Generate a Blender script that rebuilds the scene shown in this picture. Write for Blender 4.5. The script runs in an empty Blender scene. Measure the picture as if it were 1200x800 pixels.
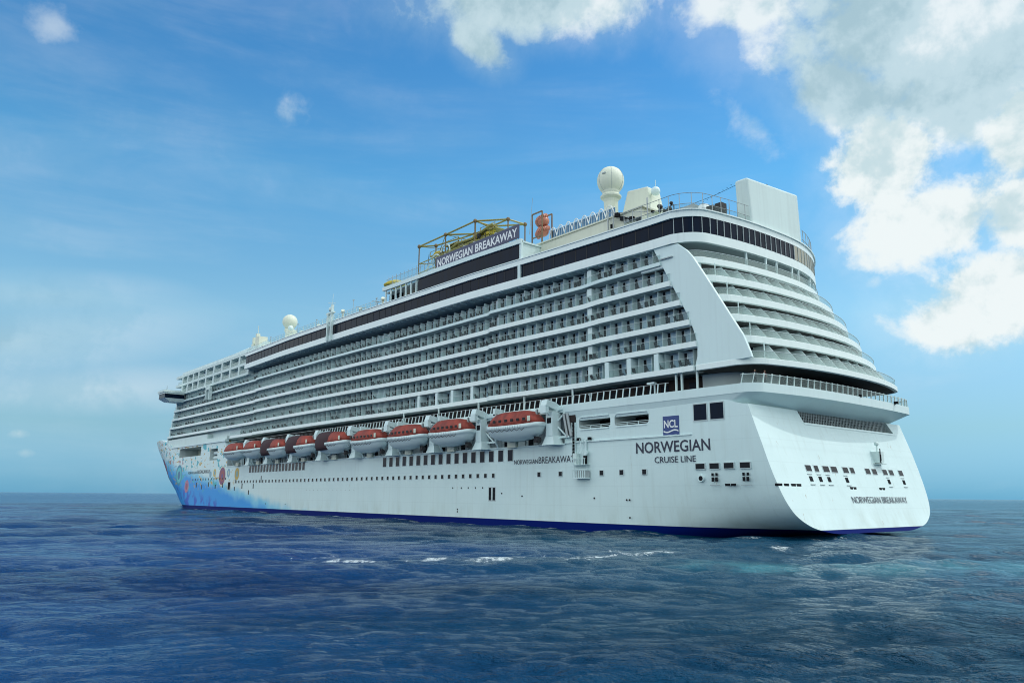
import bpy, math, random
import numpy as np
from mathutils import Vector, Matrix
random.seed(7); rng = np.random.default_rng(7)
S = bpy.context.scene; COL = S.collection
R = math.radians

# ------------------------------------------------------------------ camera
CAM = np.array([-44.81, 98.16, 4.65])
ROLL, PITCH, AZ, FPX = R(.4297), R(11.5273), R(-39.88), 885.0
def cam_axes():
    fw = np.array([math.sin(AZ), math.cos(AZ)]); po = np.array([-math.cos(AZ), math.sin(AZ)])
    cp, sp, c, s = math.cos(PITCH), math.sin(PITCH), math.cos(ROLL), math.sin(ROLL)
    def conv(x, y, f):
        h = np.array([x, f*cp - y*sp])
        return Vector((h @ fw, h @ po, y*cp + f*sp))
    return conv(c, s, 0), conv(-s, c, 0), conv(0, 0, 1)
RT, UP, FW = cam_axes()
cd = bpy.data.cameras.new('camera'); cam = bpy.data.objects.new('camera', cd); COL.objects.link(cam)
cam.matrix_world = Matrix(((RT.x, UP.x, -FW.x, CAM[0]), (RT.y, UP.y, -FW.y, CAM[1]), (RT.z, UP.z, -FW.z, CAM[2]), (0, 0, 0, 1)))
cd.sensor_fit = 'HORIZONTAL'; cd.sensor_width = 36; cd.lens = 36*FPX/1200
cd.clip_start = .5; cd.clip_end = 60000
S.camera = cam

def pix_dir(px, py):                       # world direction seen at a pixel of the 1200x800 photograph (places the clouds in the sky)
    d = RT*((px-600)/FPX) + UP*((400-py)/FPX) + FW
    return d.normalized()

# ------------------------------------------------------------------ light
S.view_settings.view_transform = 'Standard'; S.view_settings.look = 'None'
S.view_settings.exposure = -.45; S.view_settings.gamma = 1
SUN = Vector((-.29, -.50, .81)).normalized()
el = math.asin(SUN.z); rot = math.atan2(SUN.x, SUN.y)
sl = bpy.data.lights.new('sun', 'SUN'); sl.energy = 2.0; sl.angle = R(.53); sl.color = (1, .985, .95)
so = bpy.data.objects.new('sun', sl); COL.objects.link(so)
so.rotation_euler = (-SUN).to_track_quat('-Z', 'Y').to_euler(); so.location = (-60, 40, 120)

S.cycles.filter_width = 1.0; S.cycles.use_denoising = True; S.cycles.denoising_prefilter = 'ACCURATE'; S.cycles.use_adaptive_sampling = False
S.cycles.sample_clamp_direct = 2.2; S.cycles.sample_clamp_indirect = 1.5; S.cycles.caustics_reflective = False; S.cycles.caustics_refractive = False
S.cycles.max_bounces = 8; S.cycles.diffuse_bounces = 3; S.cycles.glossy_bounces = 2; S.cycles.transparent_max_bounces = 16
W = bpy.data.worlds.new('World'); S.world = W; W.cycles.sampling_method = 'MANUAL'; W.cycles.sample_map_resolution = 2048; W.use_nodes = True
nt = W.node_tree; N = nt.nodes; L = nt.links
for n in list(N): N.remove(n)
def nd(t, **k):
    n = N.new(t)
    for a, v in k.items(): setattr(n, a, v)
    return n
def wm(op, a, b=None, c=None, clamp=False):
    n = nd('ShaderNodeMath', operation=op, use_clamp=clamp)
    for i, v in enumerate((a, b, c)):
        if v is None: continue
        if isinstance(v, (int, float)): n.inputs[i].default_value = v
        else: L.new(v, n.inputs[i])
    return n.outputs[0]
SKY_STRENGTH = .15
sky = nd('ShaderNodeTexSky', sky_type='NISHITA', sun_disc=False)
sky.sun_elevation = el; sky.sun_rotation = rot; sky.altitude = 0; sky.air_density = 1.0; sky.dust_density = .1; sky.ozone_density = 1.5
tc = nd('ShaderNodeTexCoord'); DIR = tc.outputs['Generated']
tint = nd('ShaderNodeMix', data_type='RGBA', blend_type='MULTIPLY'); tint.inputs[0].default_value = 1
L.new(sky.outputs[0], tint.inputs[6]); 
sxyz = nd('ShaderNodeSeparateXYZ'); L.new(DIR, sxyz.inputs[0])
tr_ = nd('ShaderNodeValToRGB'); L.new(sxyz.outputs[2], tr_.inputs[0])          # tropical haze: the low sky is bluer and less glaring than the model's
TINT = [(0, (.11, .36, .80)), (.08, (.39, .58, .68)), (.13, (.54, .73, .78)), (.22, (.78, 1.04, .97)), (.39, (.50, 1.08, 1.18)), (.48, (.42, .98, 1.18)), (.6, (.29, .86, 1.15)), (1.0, (.29, .8, 1.1))]
for i_, (p_, c_) in enumerate(TINT):
    e_ = tr_.color_ramp.elements[i_] if i_ < 2 else tr_.color_ramp.elements.new(p_)
    e_.position = p_; e_.color = (c_[0]/2, c_[1]/2, c_[2]/2, 1)
t2_ = nd('ShaderNodeVectorMath', operation='SCALE'); L.new(tr_.outputs[0], t2_.inputs[0]); t2_.inputs['Scale'].default_value = 2.73
L.new(t2_.outputs[0], tint.inputs[7])
def noise(vec, scale, detail, rough=.55, dist=0.0, stretch=None, off=None):
    mp = nd('ShaderNodeMapping'); L.new(vec, mp.inputs[0])
    if stretch: mp.inputs['Scale'].default_value = stretch
    if off: mp.inputs['Location'].default_value = off
    n = nd('ShaderNodeTexNoise'); n.inputs['Scale'].default_value = scale; n.inputs['Detail'].default_value = detail
    n.inputs['Roughness'].default_value = rough; n.inputs['Distortion'].default_value = dist
    L.new(mp.outputs[0], n.inputs['Vector']); return n.outputs['Fac']
def blob(px, py, rx, ry=None, ang=0.0):     # a soft cloud body of an angular size in one direction of the sky
    ry = ry or rx
    c = pix_dir(px, py); e = pix_dir(px+1, py) - c; ex = e.normalized()
    ey = ex.cross(c).normalized()
    ca, sa = math.cos(ang), math.sin(ang)
    ex, ey = ex*ca + ey*sa, ey*ca - ex*sa
    k = e.length
    def comp(ax, r):
        n = nd('ShaderNodeVectorMath', operation='DOT_PRODUCT'); L.new(DIR, n.inputs[0]); n.inputs[1].default_value = ax
        return wm('MULTIPLY', wm('SUBTRACT', n.outputs['Value'], ax.dot(c)), 1/(r*k))
    a, b = comp(ex, rx), comp(ey, ry)
    q = wm('ADD', wm('MULTIPLY', a, a), wm('MULTIPLY', b, b))
    n = nd('ShaderNodeVectorMath', operation='DOT_PRODUCT'); L.new(DIR, n.inputs[0]); n.inputs[1].default_value = c
    return wm('MULTIPLY', wm('SUBTRACT', 1, wm('SQRT', q)), wm('GREATER_THAN', n.outputs['Value'], 0))
def union(bl):
    m = bl[0]
    for b in bl[1:]: m = wm('SMOOTH_MAX', m, b, .25)
    return m
big = union([blob(1040, 25, 230, 120), blob(1120, 100, 190, 120), blob(985, 110, 110, 70, -.5), blob(1185, 40, 150, 130),
             blob(870, 5, 120, 45), blob(620, 5, 190, 55), blob(560, 50, 60, 35, -.7)])
low = union([blob(1035, 190, 85, 85), blob(1095, 265, 140, 80, .3), blob(1170, 335, 150, 85), blob(1125, 372, 115, 62), blob(1205, 150, 70, 110),
             blob(1195, 250, 90, 80)])
sml = union([blob(337, 138, 40, 40), blob(63, 33, 52, 34, -.5), blob(880, 150, 90, 40, -.7), blob(22, 508, 22, 12), blob(30, 530, 26, 12), blob(1026, 330, 24, 28), blob(1026, 330, 20, 24)])
n1 = noise(DIR, 7.0, 10, .62, .15)
n2 = noise(DIR, 16.0, 8, .6, .2)
nn = wm('ADD', wm('MULTIPLY', n1, .7), wm('MULTIPLY', n2, .5))      # about .6 on average
def dens(m, gain, thr, w, namp=4.2):
    d = wm('ADD', wm('MULTIPLY', m, gain), wm('MULTIPLY', wm('SUBTRACT', nn, .6), namp))
    n = nd('ShaderNodeMapRange', interpolation_type='SMOOTHSTEP'); L.new(d, n.inputs[0])
    n.inputs[1].default_value = thr; n.inputs[2].default_value = thr+w; return n.outputs[0]
d_big, d_low, d_sml = dens(big, 2.1, .14, 1.1, 3.8), dens(low, 2.0, .16, .75, 3.9), wm('MULTIPLY', dens(sml, 1.5, .4, 1.6, 6.0), .42)
# unseen clouds added behind and beside the camera as fill light on port side
dotf = nd('ShaderNodeVectorMath', operation='DOT_PRODUCT'); L.new(DIR, dotf.inputs[0]); dotf.inputs[1].default_value = FW
away = nd('ShaderNodeMapRange', interpolation_type='SMOOTHSTEP'); L.new(dotf.outputs['Value'], away.inputs[0])
away.inputs[1].default_value = .72; away.inputs[2].default_value = .45; away.inputs[3].default_value = 0; away.inputs[4].default_value = 1
n5 = noise(DIR, 2.6, 8, .6, .2, off=(1.7, 4, 2))
d_fill = nd('ShaderNodeMapRange', interpolation_type='SMOOTHSTEP'); L.new(n5, d_fill.inputs[0]); d_fill.inputs[1].default_value = .36; d_fill.inputs[2].default_value = .48
d_fill = wm('MULTIPLY', d_fill.outputs[0], away.outputs[0])
cov = wm('MAXIMUM', wm('MAXIMUM', wm('MAXIMUM', wm('MULTIPLY', d_big, .93), d_low), d_sml), d_fill)
# thin high veil, long streaks low over the horizon
veil = noise(DIR, 2.2, 6, .6, .4, stretch=(1, 1, 5.5), off=(3, 1, 0))
vr = nd('ShaderNodeMapRange', interpolation_type='SMOOTHSTEP'); L.new(veil, vr.inputs[0]); vr.inputs[1].default_value = .42; vr.inputs[2].default_value = .75
hz_ = nd('ShaderNodeMapRange', interpolation_type='SMOOTHSTEP'); L.new(wm('ADD', wm('MAXIMUM', big, low), wm('MULTIPLY', wm('SUBTRACT', n1, .5), 1.2)), hz_.inputs[0])
hz_.inputs[1].default_value = -.45; hz_.inputs[2].default_value = .6; hz_.inputs[3].default_value = 0; hz_.inputs[4].default_value = .26
cov = wm('MAXIMUM', cov, hz_.outputs[0])
lw_ = wm('MAXIMUM', union([blob(20, 400, 330, 70, .12), blob(60, 345, 200, 40), blob(130, 455, 260, 40)]), 0)
cov = wm('MAXIMUM', cov, wm('MULTIPLY', wm('MULTIPLY', lw_, veil), .75))
cov2 = wm('MAXIMUM', cov, wm('MULTIPLY', vr.outputs[0], .13))
# body shading of the clouds: the noise looked up a little nearer the sun tells how much cloud lies towards it
n3 = noise(DIR, 7.0, 5, .6, .15, off=tuple(SUN*.25))
n4 = noise(DIR, 3.4, 5, .55, 0, off=(5, 2, 1))
sh = wm('ADD', wm('MULTIPLY', wm('SUBTRACT', n1, n3), 2.4), wm('ADD', wm('MULTIPLY', wm('SUBTRACT', nn, .6), 1.2), wm('ADD', wm('MULTIPLY', n4, 1.2), .16)))
lowk = wm('ADD', wm('MULTIPLY', d_low, .22), wm('MULTIPLY', d_fill, .5))
sh = wm('ADD', wm('SUBTRACT', sh, wm('MULTIPLY', wm('MULTIPLY', d_big, wm('MULTIPLY', big, .30)), 1)), lowk, clamp=True)
cr = nd('ShaderNodeValToRGB'); L.new(sh, cr.inputs[0])
cr.color_ramp.interpolation = 'EASE'
cr.color_ramp.elements[0].position = .0; cr.color_ramp.elements[0].color = (.41, .58, .64, 1)
cr.color_ramp.elements[1].position = 1.0; cr.color_ramp.elements[1].color = (.86, .93, .94, 1)
e_ = cr.color_ramp.elements.new(.5); e_.color = (.57, .73, .78, 1)
csc = nd('ShaderNodeVectorMath', operation='SCALE'); L.new(cr.outputs[0], csc.inputs[0]); csc.inputs['Scale'].default_value = 1.37/SKY_STRENGTH
csc2 = nd('ShaderNodeVectorMath', operation='SCALE'); L.new(csc.outputs[0], csc2.inputs[0]); L.new(wm('ADD', 1, wm('MULTIPLY', d_fill, .68)), csc2.inputs['Scale'])
mx = nd('ShaderNodeMix', data_type='RGBA'); L.new(cov2, mx.inputs[0]); L.new(tint.outputs[2], mx.inputs[6]); L.new(csc2.outputs[0], mx.inputs[7])
bg = nd('ShaderNodeBackground'); bg.inputs[1].default_value = SKY_STRENGTH; L.new(mx.outputs[2], bg.inputs[0])
wo = nd('ShaderNodeOutputWorld'); L.new(bg.outputs[0], wo.inputs[0])

# ------------------------------------------------------------------ materials
def mat(name, col, rough=.5, metal=0.0, spec=.5, var=0.0, streak=0.0, rust=0.0, vscale=.25):
    m = bpy.data.materials.new(name); m.use_nodes = True; t = m.node_tree; n = t.nodes; b = n['Principled BSDF']
    b.inputs['Base Color'].default_value = (*col, 1); b.inputs['Roughness'].default_value = rough
    b.inputs['Metallic'].default_value = metal; b.inputs['Specular IOR Level'].default_value = spec
    if var or streak:
        g = n.new('ShaderNodeNewGeometry')
        mp = n.new('ShaderNodeMapping'); t.links.new(g.outputs['Position'], mp.inputs[0]); mp.inputs['Scale'].default_value = (1, 1, .22)
        a = n.new('ShaderNodeTexNoise'); a.inputs['Scale'].default_value = vscale; a.inputs['Detail'].default_value = 6; a.inputs['Roughness'].default_value = .6
        t.links.new(mp.outputs[0], a.inputs['Vector'])
        mp2 = n.new('ShaderNodeMapping'); t.links.new(g.outputs['Position'], mp2.inputs[0]); mp2.inputs['Scale'].default_value = (1, 1, .05)
        c = n.new('ShaderNodeTexNoise'); c.inputs['Scale'].default_value = 1.7; c.inputs['Detail'].default_value = 4
        t.links.new(mp2.outputs[0], c.inputs['Vector'])
        def rng_(s, lo, hi, a0=.3, a1=.7):
            q = n.new('ShaderNodeMapRange'); t.links.new(s, q.inputs[0]); q.inputs[1].default_value = a0; q.inputs[2].default_value = a1
            q.inputs[3].default_value = lo; q.inputs[4].default_value = hi; return q.outputs[0]
        p = n.new('ShaderNodeMath'); p.operation = 'MULTIPLY'
        t.links.new(rng_(a.outputs['Fac'], 1-var, 1+var*.4), p.inputs[0]); t.links.new(rng_(c.outputs['Fac'], 1-streak, 1.0, .25, .5), p.inputs[1])
        sc = n.new('ShaderNodeVectorMath'); sc.operation = 'SCALE'; sc.inputs[0].default_value = col; t.links.new(p.outputs[0], sc.inputs['Scale'])
        t.links.new(sc.outputs[0], b.inputs['Base Color'])
        t.links.new(rng_(a.outputs['Fac'], rough*.8, min(1, rough*1.25)), b.inputs['Roughness'])
    return m
WHT = (.64, .79, .79)
M = {}
M['white'] = mat('white_paint', WHT, .42, var=.05, streak=.05)
M['white2'] = mat('weathered_white_paint', (.61, .74, .72), .5, var=.08, streak=.08)
M['slab_sunlit'] = mat('deck_edge_sunlit_white', (.78, .88, .86), .4, var=.04, streak=.06)  # white raised above the hull paint: sunlight on deck edges put into the colour
M['cream'] = mat('cream_paint', (.66, .70, .58), .55, var=.06, streak=.05)
M['grey'] = mat('grey_paint', (.34, .40, .41), .55, var=.08)
M['wall'] = mat('cabin_wall_paint', (.60, .72, .73), .5, var=.08)
M['part'] = mat('partition_panel', (.64, .77, .76), .45, var=.08)
M['dark'] = mat('dark_opening', (.010, .012, .016), .7, spec=.1)
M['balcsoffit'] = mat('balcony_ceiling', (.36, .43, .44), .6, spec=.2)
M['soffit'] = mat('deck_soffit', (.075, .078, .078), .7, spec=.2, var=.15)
M['navyglass'] = mat('dark_tinted_glass', (.003, .010, .026), .2, spec=.08, var=.35, vscale=.8)
M['glassblue'] = mat('curtained_glass', (.30, .44, .54), .1, spec=.7, var=.35, vscale=1.1)
M['portglass'] = mat('porthole_glass', (.008, .012, .018), .25, spec=.10)
M['frame'] = mat('window_frame', (.48, .57, .58), .5)
M['glare'] = mat('beige_sun_reflection', (.33, .31, .22), .35, spec=.6, var=.2, vscale=1)  # beige of sunlight reflected in window glass, held as a base colour
M['red'] = mat('lifeboat_red', (.33, .060, .042), .6, spec=.3, var=.55, vscale=.9, streak=.1)
M['net'] = mat('dark_red_cover', (.055, .024, .032), .8, var=.6, vscale=2.0)
M['boatwhite'] = mat('lifeboat_white', (.64, .77, .77), .4, var=.04)
M['black'] = mat('black_rubber', (.012, .012, .014), .6)
M['ink'] = mat('lettering_navy', (.010, .016, .045), .45)
M['logo'] = mat('logo_blue', (.012, .045, .20), .4)
M['purewhite'] = mat('sign_white', (.78, .82, .82), .5)
M['signblue'] = mat('sign_navy', (.016, .028, .10), .4)
M['yellow'] = mat('yellow_paint', (.60, .47, .05), .5, var=.1)
M['olive'] = mat('olive_yellow_tube', (.30, .27, .075), .5, var=.15)
M['brown'] = mat('brown_tube', (.16, .11, .05), .5)
M['coral'] = mat('coral_slide', (.52, .20, .13), .3, var=.05)
M['steel'] = mat('galvanised_steel', (.30, .34, .35), .4, metal=.5)
M['chair'] = mat('dark_wicker', (.022, .028, .032), .7)
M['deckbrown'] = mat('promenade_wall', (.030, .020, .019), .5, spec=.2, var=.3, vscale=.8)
M['deck'] = mat('deck_floor', (.20, .17, .13), .8)
M['bluemesh'] = mat('blue_mesh', (.10, .22, .36), .6)
M['skin'] = mat('skin', (.38, .22, .15), .5); M['hair'] = mat('dark_hair', (.02, .015, .012), .6)
M['shirt_dark'] = mat('dark_shirt', (.03, .035, .05), .8); M['shirt_red'] = mat('maroon_shirt', (.12, .03, .035), .8); M['trousers'] = mat('dark_trousers', (.025, .028, .035), .8)
def glass(name, col, opac, rough=.08):
    m = bpy.data.materials.new(name); m.use_nodes = True; t = m.node_tree; n = t.nodes
    b = n['Principled BSDF']; b.inputs['Base Color'].default_value = (*col, 1); b.inputs['Roughness'].default_value = rough
    tr = n.new('ShaderNodeBsdfTransparent'); tr.inputs[0].default_value = (.94, .97, .97, 1)
    mxs = n.new('ShaderNodeMixShader'); mxs.inputs[0].default_value = opac
    t.links.new(tr.outputs[0], mxs.inputs[1]); t.links.new(b.outputs[0], mxs.inputs[2]); t.links.new(mxs.outputs[0], n['Material Output'].inputs[0])
    return m
M['glass'] = glass('clear_balustrade_glass', (.30, .38, .38), .06)
M['railglass'] = glass('clear_rail_glass', (.36, .46, .44), .13, .1)
M['glassgreen'] = glass('greenish_balustrade_glass', (.40, .50, .47), .30, .12)

# ------------------------------------------------------------------ mesh helpers
class MB:
    def __init__(s): s.v, s.f, s.m = [], [], []; s.smooth = False
    def add(s, vs, fs, mi=0):
        o = len(s.v); s.v += [tuple(p) for p in vs]; s.f += [tuple(i+o for i in f) for f in fs]; s.m += [mi]*len(fs); return s
    def box(s, x0, x1, y0, y1, z0, z1, mi=0):
        return s.add([(x0,y0,z0),(x1,y0,z0),(x1,y1,z0),(x0,y1,z0),(x0,y0,z1),(x1,y0,z1),(x1,y1,z1),(x0,y1,z1)],
                     [(0,3,2,1),(4,5,6,7),(0,1,5,4),(1,2,6,5),(2,3,7,6),(3,0,4,7)], mi)
    def hexa(s, p, mi=0):                       # 8 corners, bottom loop then top loop
        return s.add(p, [(0,3,2,1),(4,5,6,7),(0,1,5,4),(1,2,6,5),(2,3,7,6),(3,0,4,7)], mi)
    def cyl(s, a, b, r0, r1=None, n=8, mi=0, cap=True):
        a, b = Vector(a), Vector(b); r1 = r0 if r1 is None else r1; d = (b-a).normalized()
        u = d.orthogonal().normalized(); w = d.cross(u); o = []
        for c, r in ((a, r0), (b, r1)):
            for i in range(n):
                t = 2*math.pi*i/n; o.append(c + (u*math.cos(t) + w*math.sin(t))*r)
        f = [(i, (i+1) % n, n+(i+1) % n, n+i) for i in range(n)]
        if cap: f += [tuple(range(n-1, -1, -1)), tuple(range(n, 2*n))]
        return s.add(o, f, mi)
    def tube(s, path, r, n=6, mi=0):
        for a, b in zip(path[:-1], path[1:]): s.cyl(a, b, r, n=n, mi=mi)
        return s
    def lathe(s, c, prof, n=24, mi=0):          # prof: (radius, z)
        o, f = [], []
        for r, z in prof:
            for i in range(n):
                t = 2*math.pi*i/n; o.append((c[0]+r*math.cos(t), c[1]+r*math.sin(t), c[2]+z))
        for k in range(len(prof)-1):
            for i in range(n):
                j = (i+1) % n; f.append((k*n+i, k*n+j, (k+1)*n+j, (k+1)*n+i))
        f += [tuple(range(n-1, -1, -1)), tuple(range((len(prof)-1)*n, len(prof)*n))]
        return s.add(o, f, mi)
    def ball(s, c, rx, ry=None, rz=None, n=16, k=10, mi=0):
        ry = ry or rx; rz = rz or rx; o, f = [], []
        for a in range(k+1):
            th = math.pi*a/k
            for i in range(n):
                t = 2*math.pi*i/n
                o.append((c[0]+rx*max(math.sin(th), .01)*math.cos(t), c[1]+ry*max(math.sin(th), .01)*math.sin(t), c[2]-rz*math.cos(th)))
        for a in range(k):
            for i in range(n):
                j = (i+1) % n; f.append((a*n+i, a*n+j, (a+1)*n+j, (a+1)*n+i))
        return s.add(o, f, mi)
    def prism(s, poly, z0, z1, mi=0):           # plan polygon, counter-clockwise
        n = len(poly)
        o = [(x, y, z0) for x, y in poly] + [(x, y, z1) for x, y in poly]
        f = [tuple(range(n-1, -1, -1)), tuple(range(n, 2*n))] + [(i, (i+1) % n, n+(i+1) % n, n+i) for i in range(n)]
        return s.add(o, f, mi)
    def xzprism(s, poly, y0, y1, mi=0):         # outline in x-z, given thickness in y
        n = len(poly)
        o = [(x, y0, z) for x, z in poly] + [(x, y1, z) for x, z in poly]
        f = [tuple(range(n)), tuple(range(2*n-1, n-1, -1))] + [(i, n+i, n+(i+1) % n, (i+1) % n) for i in range(n)]
        return s.add(o, f, mi)
    def strip(s, path, z0, z1, th=.1, mi=0):    # upright band along a plan path: thickness to the left of the path
        P = [Vector((p[0], p[1])) for p in path]; Q = []
        for i, p in enumerate(P):
            d = (P[min(i+1, len(P)-1)] - P[max(i-1, 0)]).normalized(); Q.append(p + Vector((-d.y, d.x))*th)
        n = len(P); za = z0 if hasattr(z0, '__len__') else [z0]*n; zb = z1 if hasattr(z1, '__len__') else [z1]*n
        o = []
        for i in range(n): o += [(P[i].x, P[i].y, za[i]), (P[i].x, P[i].y, zb[i]), (Q[i].x, Q[i].y, zb[i]), (Q[i].x, Q[i].y, za[i])]
        f = [(0, 1, 2, 3), (4*n-1, 4*n-2, 4*n-3, 4*n-4)]
        for i in range(n-1):
            a = 4*i; b = a+4
            for q in range(4): f.append((a+q, b+q, b+(q+1) % 4, a+(q+1) % 4))
        return s.add(o, f, mi)
    def mesh(s, name, mats):
        me = bpy.data.meshes.new(name); me.from_pydata(s.v, [], s.f)
        for m in mats: me.materials.append(M[m])
        me.polygons.foreach_set('material_index', s.m)
        if s.smooth: me.polygons.foreach_set('use_smooth', [True]*len(s.f))
        me.update(); return me
def link(name, me, parent=None, loc=(0, 0, 0), rz=0.0):
    o = bpy.data.objects.new(name, me); COL.objects.link(o); o.location = loc; o.rotation_euler = (0, 0, rz)
    if parent is not None: o.parent = parent
    return o
def obj(name, mb, mats, parent=None, fixn=True, bevel=0, **k):
    mats = [mats] if isinstance(mats, str) else mats
    me = mb.mesh(name, mats)
    if fixn:
        import bmesh
        b = bmesh.new(); b.from_mesh(me); bmesh.ops.recalc_face_normals(b, faces=b.faces); b.to_mesh(me); b.free()
    o = link(name, me, parent, **k)
    if bevel:
        m = o.modifiers.new('b', 'BEVEL'); m.width = bevel; m.segments = 3; m.limit_method = 'ANGLE'; m.angle_limit = R(40); m.harden_normals = False
    return o
def tag(o, label, cat=None, group=None, kind=None):
    if label: o['label'] = label
    if cat: o['category'] = cat
    if group: o['group'] = group
    if kind: o['kind'] = kind
    return o
def thing(name, label, cat, loc=(0, 0, 0), rz=0.0, group=None):
    o = link(name, None, None, loc, rz); return tag(o, label, cat, group)
def repeat(name, mb, mats, spots, parent, limit=100):
    """spots (x, y, z, rz): the nearest 100 are parts of their own, the rest one part"""
    mats = [mats] if isinstance(mats, str) else mats
    spots = sorted(spots, key=lambda p: (p[0]-CAM[0])**2 + (p[1]-CAM[1])**2 + (p[2]-CAM[2])**2)
    me = mb.mesh(name, mats)
    for x, y, z, rz in spots[:limit]: link(name, me, parent, (x, y, z), rz)
    if len(spots) > limit:
        big = MB(); V = np.array(mb.v); nf = len(mb.f)
        for x, y, z, rz in spots[limit:]:
            c, s = math.cos(rz), math.sin(rz)
            Q = np.stack([V[:, 0]*c - V[:, 1]*s + x, V[:, 0]*s + V[:, 1]*c + y, V[:, 2] + z], 1)
            o = len(big.v); big.v += [tuple(q) for q in Q]; big.f += [tuple(i+o for i in f) for f in mb.f]; big.m += mb.m
        o = link(name, big.mesh(name, mats), parent); o['kind'] = 'stuff'
def text(name, body, size, m, parent, loc, rotm, width=None, bold=.0, extrude=.006, shear=0.0):
    c = bpy.data.curves.new(name, 'FONT'); c.body = body; c.size = size; c.offset = bold; c.extrude = extrude; c.shear = shear; c.resolution_u = 3
    t = bpy.data.objects.new(name, c); COL.objects.link(t); bpy.context.view_layer.update()
    me = bpy.data.meshes.new_from_object(t.evaluated_get(bpy.context.evaluated_depsgraph_get())); bpy.data.objects.remove(t)
    if width:
        xs = [v.co.x for v in me.vertices]; k = width/(max(xs)-min(xs)); x0 = min(xs)
        for v in me.vertices: v.co.x = (v.co.x-x0)*k
    me.transform(rotm); me.materials.clear(); me.materials.append(M[m])
    return link(name, me, parent, loc)
PORT_TXT = Matrix(((-1, 0, 0, 0), (0, 0, 1, 0), (0, 1, 0, 0), (0, 0, 0, 1)))       # reads towards the stern on the port side
lerp = lambda a, b, t: a + (b-a)*t
def sstep(a, b, x): t = min(1, max(0, (x-a)/(b-a))); return t*t*(3-2*t)

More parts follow.
